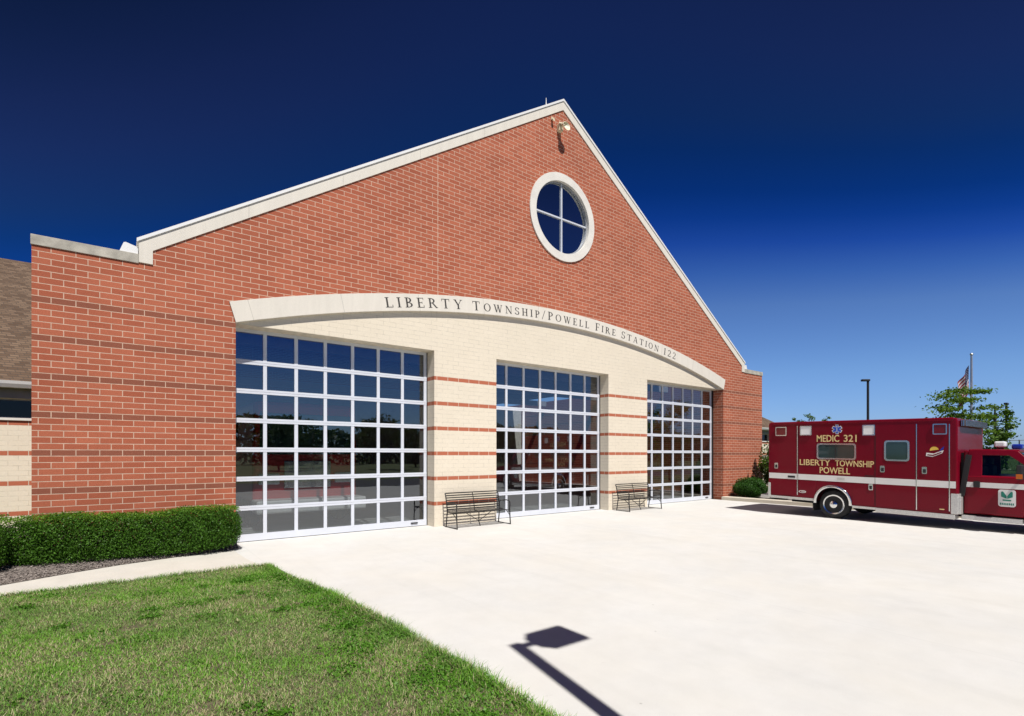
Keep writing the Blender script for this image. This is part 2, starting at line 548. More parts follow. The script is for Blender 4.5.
def rrect(x0, x1, z0, z1, r, n=5):
    pts = []
    for cx, cz, a in ((x1 - r, z1 - r, 0), (x0 + r, z1 - r, 90), (x0 + r, z0 + r, 180), (x1 - r, z0 + r, 270)):
        for i in range(n + 1):
            t = R(a + 90 * i / n)
            pts.append((cx + r * math.cos(t), cz + r * math.sin(t)))
    return pts

def np_mesh(name, verts, faces_flat, nper, mat, parent=None):
    me = bpy.data.meshes.new(name)
    nv = len(verts); nf = len(faces_flat) // nper
    me.vertices.add(nv)
    me.vertices.foreach_set('co', np.ascontiguousarray(verts, dtype=np.float32).ravel())
    me.loops.add(nf * nper)
    me.loops.foreach_set('vertex_index', np.ascontiguousarray(faces_flat, dtype=np.int32).ravel())
    me.polygons.add(nf)
    me.polygons.foreach_set('loop_start', np.arange(nf, dtype=np.int32) * nper)
    me.update(calc_edges=True)
    me.validate()
    return link(name, me, mat, parent)

def leaves(name, C, size, mat, parent=None, outward=None, flat=0., asp=.55):
    """one rhombic leaf per centre; 'outward' biases the leaf normals"""
    n = len(C)
    nrm = rng.normal(size=(n, 3))
    if outward is not None:
        nrm = nrm * .75 + outward
    nrm[:, 2] += flat
    nrm /= np.linalg.norm(nrm, axis=1)[:, None]
    t = rng.normal(size=(n, 3))
    t -= (t * nrm).sum(1)[:, None] * nrm
    t /= np.linalg.norm(t, axis=1)[:, None]
    b = np.cross(nrm, t)
    s = (size * rng.uniform(.6, 1.35, n))[:, None]
    droop = nrm * s * .12
    V = np.stack([C - t * s * .5, C + b * s * asp * .5 + droop, C + t * s * .5, C - b * s * asp * .5 + droop], 1).reshape(-1, 3)
    F = np.arange(n * 4)
    return np_mesh(name, V, F, 4, mat, parent)

# ------------------------------------------------------------------ the ground
def slab(name, pts, z0, z1, mat, label=None):
    mb = MB()
    n = len(pts)
    vs = [(x, y, z1) for x, y in pts] + [(x, y, z0) for x, y in pts]
    fs = [tuple(range(n)), tuple(range(n, 2 * n))[::-1]] + [(i, i + n, (i + 1) % n + n, (i + 1) % n) for i in range(n)]
    o = mb.add(vs, fs).build(name, mat)
    o['kind'] = 'structure'
    if label:
        o['label'] = label
    return o

mb = MB()
mb.add([(-1500, -1500, -.06), (1500, -1500, -.06), (1500, 1500, -.06), (-1500, 1500, -.06)], [(0, 1, 2, 3)])
g = mb.build('ground', M['far']); g['kind'] = 'structure'

EDGE = [(3.04, -2.32), (3.07, -2.9), (3.12, -3.96), (3.22, -4.5), (3.33, -6.07), (3.39, -7.6), (3.395, -8.6), (3.40, -15.0)]
ap = [(2.76, -.36), (2.76, .46), (19.58, .46), (19.58, -15.0)] + EDGE[::-1] + [(3.0, -2.26), (2.9, -2.22), (2.8, -1.5)]
slab('driveway', ap, -.1, 0, M['apron'], 'pale concrete apron in front of the garage doors')
slab('road', [(-200, -23), (-200, -15.2), (200, -15.2), (200, -23)], -.3, -.045, M['asphalt'])
slab('sidewalk', [(-9, -1.75), (-1.5, -1.75), (-.6, -1.62), (-.16, -1.44), (.5, -1.08), (1.11, -.80), (2.0, -.56), (2.76, -.40), (2.80, -1.5), (2.9, -2.215), (-9, -2.215)], -.08, .004, M['walk'])
slab('lawn', [(-14, -15.0)] + [(x - .012, y) for x, y in EDGE[::-1]] + [(2.96, -2.235), (-14, -2.235)], -.08, .012, M['soil'])
slab('lawn_strip', [(19.93, -15.0), (60, -15.0), (60, 3.0), (22.75, 3.0), (22.75, -.6), (19.93, -.6)], -.08, -.01, M['far'])
# kerb beside the planting bed and along the east side of the apron
kb = MB()
kb.rbox(19.585, 19.92, -15.0, -.02, -.1, .13, .02)
kb.rbox(-9, -8.9, -1.7, -.1, -.1, .03, .01)
k = kb.build('kerb', M['kerbm']); k['kind'] = 'structure'
slab('planting_bed', [(19.922, -3.6), (24.5, -3.6), (24.5, 3.2), (22.73, 3.2), (22.73, -.01), (19.922, -.01)], -.1, .06, M['mulch'])

# gravel bed under the hedge, mounded up to the wall
gx = np.linspace(-9, 2.86, 180); front = np.interp(gx, [-9, -1.5, -.6, -.16, .5, 1.11, 2.0, 2.86], [-1.75, -1.75, -1.62, -1.44, -1.08, -.80, -.56, -.37])
V = []; ny = 16
for i, x in enumerate(gx):
    for j in range(ny):
        t = j / (ny - 1)
        y = front[i] + (-.001 - front[i]) * t
        V.append((x, y, .008 + .10 * min(1, t * 1.8) + random.uniform(-.008, .008) * (1 if j else 0)))
F = [(i * ny + j, (i + 1) * ny + j, (i + 1) * ny + j + 1, i * ny + j + 1) for i in range(len(gx) - 1) for j in range(ny - 1)]
mb = MB(); mb.add(V, F)
tag(mb.build('gravel', M['mulch']), 'grey brown mulch bed at the foot of the clipped hedge', 'mulch', kind='stuff')
# loose stones and chips on it
n = 9000
px = rng.uniform(-3, 2.8, n); fy = np.interp(px, gx, front); ty = rng.random(n) ** 1.3
py = fy + (-.02 - fy) * ty
C = np.stack([px, py, .012 + .10 * np.minimum(1, ty * 1.8) + .006], 1)
lm = simple('mulch_chip', (.24, .205, .18), .9, var=.5, scale=60)
tag(leaves('mulch_chips', C, .028, lm, flat=2.0, asp=.7), 'loose bark and stone chips over the bed below the hedge', 'mulch', kind='stuff')

# grass
def lawn_edge_x(y):
    ys = [p[1] for p in EDGE][::-1]; xs = [p[0] for p in EDGE][::-1]
    return np.interp(y, ys, xs) - .09 * np.clip((np.asarray(y) + 3.9) / .8, 0, 1)
def blades(n, x0, x1, y0, y1, hmin, hmax):
    y = rng.uniform(y0, y1, n); x = rng.uniform(x0, x1, n)
    ok = x < lawn_edge_x(y) + rng.normal(0, .025, n)
    x, y = x[ok], y[ok]
    return x, y, rng.uniform(hmin, hmax, len(x))
parts = [blades(330000, -.6, 3.5, -9.6, -2.25, .012, .034), blades(26000, -7, -.6, -10, -2.25, .02, .05)]
# ragged overhang along the concrete edges
ye = rng.uniform(-9.6, -2.3, 9000); parts.append((lawn_edge_x(ye) + rng.normal(-.02, .035, 9000), ye, rng.uniform(.03, .075, 9000)))
xe = rng.uniform(-5, 3.0, 7000); parts.append((xe, -2.25 + rng.normal(0, .022, 7000), rng.uniform(.03, .07, 7000)))
# tufts
for k in range(170):
    cx, cy = rng.uniform(-.5, 3.4), rng.uniform(-9.3, -2.4)
    m_ = rng.integers(30, 90)
    X = cx + rng.normal(0, .05, m_); Y = cy + rng.normal(0, .05, m_)
    ok = X < lawn_edge_x(Y) + .02
    parts.append((X[ok], Y[ok], rng.uniform(.03, .065, ok.sum())))
X = np.concatenate([p[0] for p in parts]); Y = np.concatenate([p[1] for p in parts]); H = np.concatenate([p[2] for p in parts])
# clumpy height
bare = [(rng.uniform(-.2, 3.2), rng.uniform(-9.0, -2.7), rng.uniform(.03, .09)) for _ in range(20)]
keep = np.ones(len(X), bool)
for bx, by, br in bare:
    d2 = ((X - bx) / 1.6) ** 2 + (Y - by) ** 2
    keep &= ~((d2 < br * br) & (rng.random(len(X)) < .75))
X, Y, H = X[keep], Y[keep], H[keep]
H *= .75 + .5 * (.5 + .5 * np.sin(X * 5.1 + 1.3 * np.sin(Y * 3.7)) * np.sin(Y * 4.3 + 1.1 * np.sin(X * 2.9)))
n = len(X)
az = rng.uniform(0, 2 * PI, n); w = rng.uniform(.0014, .0034, n); ln = rng.uniform(.3, 1.7, n) * H
dx, dy = np.cos(az), np.sin(az)
wx, wy = -dy * w, dx * w
Z0 = np.full(n, .008)
base = np.stack([X, Y, Z0], 1)
W = np.stack([wx, wy, np.zeros(n)], 1)
mid = base + np.stack([dx * ln * .35, dy * ln * .35, H * .6], 1)
tip = base + np.stack([dx * ln, dy * ln, H], 1)
V = np.stack([base - W, base + W, mid - W * .75, mid + W * .75, tip], 1).reshape(-1, 3)
i0 = np.arange(n) * 5
F = np.stack([i0, i0 + 1, i0 + 3, i0, i0 + 3, i0 + 2, i0 + 2, i0 + 3, i0 + 4], 1).ravel()
tag(np_mesh('grass', V, F, 3, M['grass']), 'short green lawn grass with dry straw patches beside the apron', 'grass', kind='stuff')
# broad-leaved weeds / clover along the apron edge
n = 5200
yy = rng.uniform(-9.2, -2.5, n); cl = np.sin(yy * 3.1) + np.sin(yy * 7.7 + 1)
xx = lawn_edge_x(yy) - np.abs(rng.normal(0, .22, n)) * (1 + .3 * cl)
ok = cl > -.4
C = np.stack([xx[ok], yy[ok], rng.uniform(.02, .06, ok.sum())], 1)
Cs = [C]
for k in range(70):
    cx = rng.uniform(-.2, 3.2) if k < 45 else 3.1 - rng.exponential(.25)
    cy = rng.uniform(-9.2, -2.6)
    q = int(rng.integers(60, 260)); r_ = rng.uniform(.035, .12)
    xs = cx + rng.normal(0, r_, q); ys = cy + rng.normal(0, r_ * .8, q)
    ok = xs < lawn_edge_x(ys) + .01
    Cs.append(np.stack([xs, ys, rng.uniform(.018, .05, q)], 1)[ok])
C = np.concatenate(Cs)
M['clover'] = leaf_mat('clover_leaf', (.05, .15, .015), (.13, .30, .03))
tag(leaves('clover', C, .022, M['clover'], flat=1.0, asp=.8), 'fresh green clover and weeds along the lawn edge', 'weeds', kind='stuff')

# ------------------------------------------------------------------ the fire station
FS = empty('fire_station', (0, 0, 0))
tag(FS, 'red brick fire station with a wide gable, round window and three glass garage doors', 'fire station')
ACX, AZ, RB, RT = 11.31, -24.43, 29.92, 30.31
def arc_pts(r, xa, xb, n=60):
    return [(xa + (xb - xa) * i / n, AZ + math.sqrt(r * r - (xa + (xb - xa) * i / n - ACX) ** 2)) for i in range(n + 1)]
OL, OR = 2.87, 19.75
SLOPE = (12.015 - 5.57) / (11.33 - 1.486)
TOPZ = 12.015
wall_top = 5.066
def rake(x, dz=0):
    return TOPZ - SLOPE * abs(x - 11.33) - dz
outer = [(0, -.3), (OL, -.3)] + arc_pts(RB, OL, OR) + [(OR, -.3), (22.72, -.3), (22.72, wall_top), (21.29, wall_top), (21.29, rake(21.29, .15)),
         (11.33, TOPZ - .15), (1.37, rake(1.37, .15)), (1.37, wall_top), (0, wall_top)]
CWX, CWZ = 11.335, 8.6
plate([outer, circ(CWX, CWZ, 1.10, 64)], 0, .47).build('facade_wall', M['brick'], FS)
infill = [(2.86, 4.267)] + [(x, z + .012) for x, z in arc_pts(RB, OL, OR)] + [(19.76, 4.267), (15.22, 4.267), (15.22, -.3), (13.32, -.3), (13.32, 4.267), (9.01, 4.267), (9.01, -.3), (7.17, -.3), (7.17, 4.267)]
plate([infill], .06, .49).build('cream_infill_wall', M['cream'], FS)
# cast stone arch band
a0 = math.atan2(4.275 - AZ, OL - ACX); a1 = math.atan2(4.275 - AZ, OR - ACX)
n = 72
ring = [(ACX + RB * math.cos(a0 + (a1 - a0) * i / n), AZ + RB * math.sin(a0 + (a1 - a0) * i / n) - .002) for i in range(n + 1)]
ring += [(ACX + RT * math.cos(a1 + (a0 - a1) * i / n), AZ + RT * math.sin(a1 + (a0 - a1) * i / n)) for i in range(n + 1)]
arch = plate([ring], -.025, .2).build('arch_band', M['archstone'], FS)

# serif capitals drawn as strokes (thick stems, thin hairlines, slab-fine serifs) in a box of height 1
def glyph(ch):
    T, t = .15, .055
    Q = []
    def r(x0, x1, z0, z1): Q.append([(x0, z0), (x1, z0), (x1, z1), (x0, z1)])
    def d(xa, za, xb, zb, w): Q.append([(xa - w / 2, za), (xa + w / 2, za), (xb + w / 2, zb), (xb - w / 2, zb)])
    def sf(x, z, w=.34): r(x - w / 2, x + w / 2, z, z + .045)
    def stem(x, w=T):
        r(x - w / 2, x + w / 2, 0, 1); sf(x, 0); sf(x, .955)
    def bowl(cx, cz, rx, rz, a0, a1, tk=T, tn=.05, n=14):
        for i in range(n):
            pa, pb = R(a0 + (a1 - a0) * i / n), R(a0 + (a1 - a0) * (i + 1) / n)
            q = []
            for a, s in ((pa, 1), (pb, 1), (pb, 0), (pa, 0)):
                kx, kz = (rx, rz) if s else (rx - tk, rz - tn)
                q.append((cx + kx * math.cos(a), cz + kz * math.sin(a)))
            Q.append(q)
    w = .7
    if ch == 'L': stem(.18); r(.18, .66, 0, t); r(.61, .66, 0, .26); w = .68
    elif ch == 'I': stem(.18); w = .36
    elif ch == 'B': stem(.18); bowl(.26, .75, .34, .25, 90, -90); bowl(.26, .26, .42, .26, 90, -90); r(.18, .3, .95, 1); r(.18, .3, .48, .53); r(.18, .3, 0, .05); w = .72
    elif ch == 'E': stem(.18); r(.18, .62, .95, 1); r(.18, .5, .48, .53); r(.18, .66, 0, t); r(.58, .62, .78, 1); r(.61, .66, 0, .24); r(.46, .5, .4, .61); w = .68
    elif ch == 'F': stem(.18); r(.18, .62, .95, 1); r(.18, .5, .47, .52); r(.58, .62, .76, 1); r(.46, .5, .39, .6); w = .64
    elif ch == 'R': stem(.18); bowl(.26, .74, .38, .26, 90, -90); r(.18, .3, .95, 1); r(.18, .3, .48, .53); d(.42, .5, .78, 0, .15); sf(.8, 0, .2); w = .86
    elif ch == 'P': stem(.18); bowl(.26, .72, .40, .28, 90, -90); r(.18, .3, .95, 1); r(.18, .3, .44, .49); w = .68
    elif ch == 'T': r(.36, .51, 0, .96); sf(.435, 0); r(.05, .82, .945, 1); r(.05, .09, .74, 1); r(.78, .82, .74, 1); w = .87
    elif ch == 'Y': r(.37, .52, 0, .48); sf(.445, 0); d(.43, .44, .13, 1, .15); d(.46, .44, .76, 1, .06); sf(.13, .955, .28); sf(.76, .955, .24); w = .88
    elif ch == 'O': bowl(.44, .5, .44, .515, 0, 360, .145, .045, 32); w = .88
    elif ch == 'W': d(.12, 1, .36, 0, .14); d(.38, 0, .58, .95, .06); d(.56, 1, .80, 0, .14); d(.82, 0, 1.04, 1, .06); sf(.12, .955, .26); sf(.56, .955, .26); sf(1.04, .955, .22); w = 1.14
    elif ch == 'N': r(.13, .19, 0, 1); sf(.16, 0, .28); sf(.13, .955, .24); d(.16, 1, .78, 0, .15); r(.76, .82, 0, 1); sf(.79, .955, .28); w = .92
    elif ch == 'S': bowl(.33, .745, .27, .255, 20, 270, .12, .05); bowl(.33, .26, .30, .265, 90, -160, .13, .05); r(.56, .60, .72, .95); r(.03, .07, .06, .3); w = .64
    elif ch == 'H': stem(.18); stem(.68); r(.18, .68, .47, .52); w = .86
    elif ch == 'A': d(.12, 0, .42, 1, .06); d(.74, 0, .44, 1, .15); r(.2, .64, .3, .35); sf(.12, 0, .26); sf(.74, 0, .3); w = .88
    elif ch == '/': d(.02, -.1, .42, 1.05, .06); w = .44
    elif ch == '1': r(.2, .34, 0, 1); sf(.27, 0, .36); d(.1, .82, .26, 1, .06); w = .5
    elif ch == '2': bowl(.29, .71, .27, .29, 165, -40, .11, .05); d(.46, .55, .07, .06, .09); r(.04, .58, 0, .08); r(.54, .58, 0, .22); w = .62
    else: w = .42
    return Q, w
text = "LIBERTY TOWNSHIP/POWELL FIRE STATION 122"
caps = {0, 8, 17, 24, 29}
adv = []
for i, ch in enumerate(text):
    sc = 1.0 if (i in caps or i < 7 or ch in '/12') else .86
    adv.append((ch, sc, (glyph(ch)[1] + .24) * sc))
Hc = .225
tot = sum(a[2] for a in adv) * Hc
X0, X1 = 5.88, 16.74
kx = (X1 - X0) / tot
mb = MB(); cur = 0
RM = RB + .075
for ch, sc, w in adv:
    Q, gw = glyph(ch)
    xm = X0 + (cur + w / 2 - .12 * sc) * Hc * kx
    th = math.asin((xm - ACX) / RM)
    for q in Q:
        pts = []
        for x, z in q:
            lx = (x - gw / 2) * sc * Hc * min(kx, 1.25); lz = z * sc * Hc
            pts.append((ACX + (RM + lz) * math.sin(th) + lx * math.cos(th), AZ + (RM + lz) * math.cos(th) - lx * math.sin(th)))
        mb.prism_y(pts, -.0285, -.024)
    cur += w
mb.build('inscription', M['inset'], arch)

# round window: stone surround, frame, muntins, glass
rw = plate([circ(CWX, CWZ, 1.255, 72), circ(CWX, CWZ, 1.03, 72)], -.035, .16).build('round_window', M['stone'], FS)
mb = plate([circ(CWX, CWZ, 1.045, 64), circ(CWX, CWZ, .995, 64)], .05, .13)
mb.build('frame', M['wframe'], rw)
mb = MB().box(CWX - .02, CWX + .02, .055, .118, CWZ - .99, CWZ + .99).box(CWX - .99, CWX - .022, .057, .117, CWZ - .02, CWZ + .02).box(CWX + .022, CWX + .99, .057, .117, CWZ - .02, CWZ + .02)
mb.build('muntin', M['alum'], rw)
plate([circ(CWX, CWZ, 1.0, 48)], .095, .103).build('pane', M['wglass'], rw)

# rake coping with its flashing
for sgn, nm in ((-1, 'rake_coping'), (1, 'rake_coping')):
    e = 11.33 + sgn * 9.86
    i_ = 11.33 + sgn * 9.66
    def zz(x, dz): return TOPZ - SLOPE * abs(x - 11.33) - dz
    prof = [(11.33, TOPZ - .03), (e, zz(e, .03)), (e + sgn * .10, zz(e + sgn * .1, .03)), (e + sgn * .10, 5.085), (e - sgn * .10, 5.085), (e - sgn * .10, zz(e - sgn * .10, .30)), (11.33, TOPZ - .30)]
    if sgn > 0:
        prof = prof[::-1]
    c = MB().prism_y(prof, -.022, .44).build(nm, M['rakestone'], FS)
    ee = e + sgn * .13
    prof = [(11.33, TOPZ + .015), (ee, zz(ee, -.015)), (ee, zz(ee, .045)), (11.33, TOPZ - .045)]
    if sgn > 0:
        prof = prof[::-1]
    MB().prism_y(prof, -.042, .46).build('flashing', M['flash'], c)
# parapet copings on both shoulders
MB().rbox(-.012, 1.368, -.02, .52, 5.062, 5.225, .006).build('parapet_coping', M['coping'], FS)
MB().rbox(21.292, 22.75, -.02, .52, 5.062, 5.225, .006).build('parapet_coping', M['coping'], FS)
# eave gutters behind them
for x0, x1, s in ((1.02, 1.30, 1), (21.36, 21.64, -1)):
    q = [(x0, 5.22), (x1, 5.22), (x1, 5.42), (x1 - .02 if s > 0 else x1, 5.44), (x0, 5.33 if s > 0 else 5.44)]
    if s > 0:
        q = [(1.10, 5.227), (1.36, 5.227), (1.36, 5.35), (1.19, 5.40), (1.16, 5.39)]
    else:
        q = [(21.30, 5.227), (21.56, 5.227), (21.50, 5.39), (21.47, 5.40), (21.30, 5.35)]
    MB().prism_y(q, .02, 22).build('gutter', M['flash'], FS)
# main roof
mb = MB()
for sgn in (-1, 1):
    e = 11.33 + sgn * 10.15
    z = rake(e)
    q = [(11.33, TOPZ - .06), (e, z - .06), (e, z - .22), (11.33, TOPZ - .22)]
    mb.prism_y(q if sgn < 0 else q[::-1], .475, 22.3)
roof = mb.build('roof', M['shingle'], FS)
# side and back walls, floor, a few steel beams
MB().box(.06, .36, .475, 22, -.3, 5.05).build('side_wall', M['brick'], FS)
MB().box(22.36, 22.66, .475, 22, -.3, 5.05).build('side_wall', M['brick'], FS)
plate([[(.06, -.3), (22.66, -.3), (22.66, 5.05), (21.3, 5.3), (11.33, TOPZ - .3), (1.36, 5.3), (.06, 5.05)]], 22, 22.3).build('rear_wall', M['brick'], FS)
MB().box(.36, 22.36, .9, 22, -.2, .006).build('bay_floor', M['infloor'], FS)
mb = MB()
for y in (4.5, 9, 13.5, 18):
    mb.beam((.4, y, 4.9), (22.3, y, 4.9), .2, .3)
mb.build('roof_beam', M['beam'], FS)
mb = MB().box(.37, 22.35, 16, 16.2, 0, 4.8)
mb.build('partition_wall', M['inside'], FS)

# garage doors: 7 x 7 lights each
for xa, xb, stiles0 in ((2.80, 7.175, 7.116), (8.96, 13.325, 13.253), (15.2, 19.77, 19.584)):
    pitch = .6072
    st = [stiles0 - pitch * k for k in range(8)]
    rails = [.088 + .587 * k for k in range(8)]
    x0, x1 = st[-1] - .035, st[0] + .035
    door = empty('garage_door', (0, 0, 0)); door.parent = FS
    fr = MB()
    Y0, Y1 = .422, .467
    # wide bottom rail and top rail, paired section rails with a fine joint between them
    fr.box(x0, x1, Y0 - .004, Y1, .012, .150)
    fr.box(x0, x1, Y0, Y1, rails[7] + .005, 4.35)
    for r_ in rails[1:7]:
        fr.box(x0, x1, Y0 - .006, Y1, r_ + .002, r_ + .046)
        fr.box(x0, x1, Y0 - .004, Y1, r_ - .046, r_ - .002)
    ends = [.15] + [v for r_ in rails[1:7] for v in (r_ - .046, r_ + .046)] + [rails[7] + .005]
    for k in range(7):
        za, zb = ends[2 * k], ends[2 * k + 1]
        for j, s in enumerate(st):
            w_ = .035 if 0 < j < 7 else .038
            fr.box(max(s - w_, x0), min(s + w_, x1), Y0 + .001, Y1 - .002, za, zb)
    fr.build('door_frame', M['alum'], door)
    gl = MB()
    for k in range(7):
        za, zb = ends[2 * k], ends[2 * k + 1]
        for j in range(7):
            gl.box(st[j + 1] + .034, st[j] - .034,   .446, .451, za - .001, zb + .001)
    gl.build('door_pane', M['glass'], door)
    MB().box(x1, x1 + .035, .412, .475, .0, 4.262).build('weather_seal', M['black'], door)
    MB().box(x0 - .035, x0, .412, .475, .0, 4.262).build('weather_seal', M['black'], door)
    if xb - x1 > .08:
        MB().box(x1 + .035, xb + .02, .425, .47, 0, 4.262).build('jamb_panel', M['black'], door)
    MB().box(x0, x1, .42, .46, -.0, .012).build('bottom_seal', M['black'], door)
    hm = (st[0] + st[1]) / 2
    MB().rbox(hm - .09, hm + .09, .395, .42, .07, .10, .006).build('lift_handle', M['black'], door)

# wings left and right (cream brick, hipped shingle roof)
def wing(x0, x1, hip):
    w = plate([[(x0, -.3), (x1, -.3), (x1, 3.2), (x0, 3.2)], [(x0 + .9, 2.49), (x1 - .2, 2.49), (x1 - .2, 2.875), (x0 + .9, 2.875)]] if hip < 0 else
              [[(x0, -.3), (x1, -.3), (x1, 3.2), (x0, 3.2)], [(x0 + .9, 2.49), (x1 - 1.0, 2.49), (x1 - 1.0, 2.875), (x0 + .9, 2.875)]], 3.3, 3.6)
    w = w.build('wing_wall', M['cream'], FS)
    a, b = (x0 + .9, x1 - .2) if hip < 0 else (x0 + .9, x1 - 1.0)
    f = MB()
    k = max(1, round((b - a) / 1.5))
    for i in range(k + 1):
        x = a + (b - a) * i / k
        f.box(max(a, x - .025), min(b, x + .025), 3.42, 3.47, 2.50, 2.868)
    f.box(a, b, 3.415, 3.475, 2.49, 2.515); f.box(a, b, 3.415, 3.475, 2.85, 2.875)
    win = f.build('strip_window', M['wframe'], FS)
    MB().box(a, b, 3.44, 3.448, 2.50, 2.86).build('pane', M['sglass'], win)
    MB().box(a - .02, b + .02, 3.27, 3.42, 2.44, 2.489).build('sill', M['stone'], win)
    MB().box(a - .05, b + .05, 3.9, 3.95, 2.0, 3.1).build('blind', M['black'], win)
    # frieze, soffit, gutter
    MB().box(x0, x1, 3.275, 3.299, 2.885, 3.065).build('frieze', M['beam'], FS)
    ex = .6
    xa, xb_ = (x0 - ex, x1) if hip < 0 else (x0, x1 + ex)
    MB().box(xa, xb_, 3.03, 3.3, 3.07, 3.09).build('soffit', M['soffit'], FS)
    gq = [(3.03, 3.07), (3.03, 3.20), (2.90, 3.20), (2.915, 3.14), (2.95, 3.07)]
    MB().prism_x(gq, xa, xb_).build('gutter', M['flash'], FS)
    # roof planes
    ye, ze, yr, zr, yb = 2.94, 3.19, 8.75, 7.15, 14.56
    hr = yr - ye
    if hip < 0:
        V = [(xa, ye, ze), (xb_, ye, ze), (xb_, yr, zr), (xa + hr, yr, zr), (xa, yb, ze), (xb_, yb, ze)]
        Fc = [(0, 1, 2, 3), (0, 3, 4), (3, 2, 5, 4), (0, 4, 5, 1), (1, 5, 2)]
    else:
        V = [(xa, ye, ze), (xb_, ye, ze), (xb_ - hr, yr, zr), (xa, yr, zr), (xa, yb, ze), (xb_, yb, ze)]
        Fc = [(0, 1, 2, 3), (1, 5, 2), (3, 2, 5, 4), (0, 4, 5, 1), (0, 3, 4)]
    mb = MB(); mb.add(V, Fc)
    mb.build('wing_roof', M['shingle'], FS)
    # end wall
    xe = x0 if hip < 0 else x1
    MB().box(xe - .15 + (.16 if hip < 0 else -.16), xe + .15 + (.16 if hip < 0 else -.16), 3.601, 14, -.3, 3.19).build('wing_end_wall', M['cream'], FS)
wing(-9.0, .055, -1)
wing(22.665, 31.0, 1)

# things fixed high on the gable
hr_ = empty('wall_siren', (11.16, 0, 11.08))
tag(hr_, 'beige horn siren under the gable peak with dark shadow below', 'siren')
h = MB(); h.rbox(-.07, .07, -.12, -.001, -.08, .12, .01); h.beam((0, -.1, .02), (0, -.24, .06), .05, .05)
h.build('bracket', M['siren'], hr_)
h = MB()
for (ra, ta), (rb, tb) in ():
    pass
prof = [(.05, 0), (.06, .08), (.09, .16), (.15, .24), (.20, .28), (.19, .285), (.13, .235), (.07, .15), (.04, .08)]
h.lathe(prof, 'y', (0, 0, 0), 20)
h.map(lambda x, y, z: (x * .66 - .06 + .40 * y, -.12 - y * .60 + z * .1, z * .66 - y * .45 + .12))
h.build('horn', M['siren'], hr_, True)
s_ = empty('security_light', (10.9, 0, 11.28))
tag(s_, 'small round floodlight on the brick beside the siren horn', 'light')
MB().rbox(-.035, .035, -.03, -.001, -.02, .05, .006).build('base', M['siren'], s_)
MB().lathe([(.02, 0), (.035, .03), (.042, .08), (.04, .09)], 'y', (0, 0, 0), 16).map(lambda x, y, z: (x, -.03 - y * .7, z - y * .5)).build('lamp_head', M['siren'], s_, True)
an = empty('roof_antenna', (10.74, .06, 11.62))
tag(an, 'thin white whip antenna on the gable coping near the peak', 'antenna')
MB().tube([(0, 0, 0), (0, 0, .10), (0, 0, .24)], [.02, .012, .008], 6).build('mast', M['flash'], an)

# ------------------------------------------------------------------ benches
def make_bench():
    b = empty('bench', (0, 0, 0))
    W = .775
    fr = []
    for x in (-W, W):
        m = MB()
        m.tube([(x, -.62, 0), (x, -.60, .22), (x, -.585, .44), (x, -.60, .60), (x, -.57, .66), (x, -.45, .675), (x, -.25, .655), (x, -.14, .63)], .015, 8)
        m.tube([(x, -.10, 0), (x, -.13, .22), (x, -.16, .42), (x, -.13, .62), (x, -.08, .84), (x, -.05, .91)], .015, 8)
        m.tube([(x, -.60, .40), (x, -.40, .395), (x, -.16, .42)], .013, 6)
        m.tube([(x, -.62, .02), (x, -.36, .012), (x, -.10, .02)], .011, 6)
        m.tube([(x, -.59, .26), (x, -.50, .34), (x, -.42, .39)], .009, 6)
        m.build('end_frame', M['iron'], b, True)
    m = MB()
    m.tube([(0, -.60, .40), (0, -.40, .39), (0, -.17, .415)], .012, 6)
    m.tube([(0, -.36, .39), (0, -.36, .12), (0, -.42, .0)], .012, 6)
    m.tube([(0, -.16, .42), (0, -.13, .62), (0, -.08, .84), (0, -.05, .91)], .011, 6)
    m.tube([(-.4, -.36, .395), (0, -.36, .14), (.4, -.36, .395)], .010, 6)
    m.build('centre_support', M['iron'], b, True)
    m = MB()
    for i in range(9):
        t = i / 8
        m.box(-W, W, -.615 + .45 * t, -.615 + .45 * t + .034, .412 - .02 * math.sin(t * PI) + .012 * t, .419 - .02 * math.sin(t * PI) + .012 * t)
    m.build('seat', M['iron'], b)
    m = MB()
    for i in range(8):
        t = i / 7
        z = .48 + .43 * t; y = -.155 + .10 * t ** 1.4
        m.box(-W, W, y - .007, y, z - .015, z + .015)
    m.build('backrest', M['iron'], b)
    for o_ in b.children:
        for v_ in o_.data.vertices:
            v_.co.z *= .89
    return b
bench = make_bench()
bench.location = (8.15, -.05, 0)
tag(bench, 'black metal slat bench against the cream pier between the first and middle garage doors', 'bench', 'benches by the garage doors')
b2 = bench.copy(); COL.objects.link(b2)
for ch in list(bench.children):
    c = ch.copy(); COL.objects.link(c); c.parent = b2
b2.location = (14.24, -.05, 0)
tag(b2, 'black metal slat bench against the cream pier between the middle and last garage doors', 'bench', 'benches by the garage doors')

# ------------------------------------------------------------------ ambulance
AMB = empty('ambulance', (17.83, -5.051, 0), R(-90))
tag(AMB, 'dark red ambulance with white stripe and gold lettering parked on the concrete apron', 'ambulance')
TILT = .021
def tl(mb):
    return mb.map(lambda x, y, z: (x, y, z - TILT * x))
SY = -1.2            # near side of the module
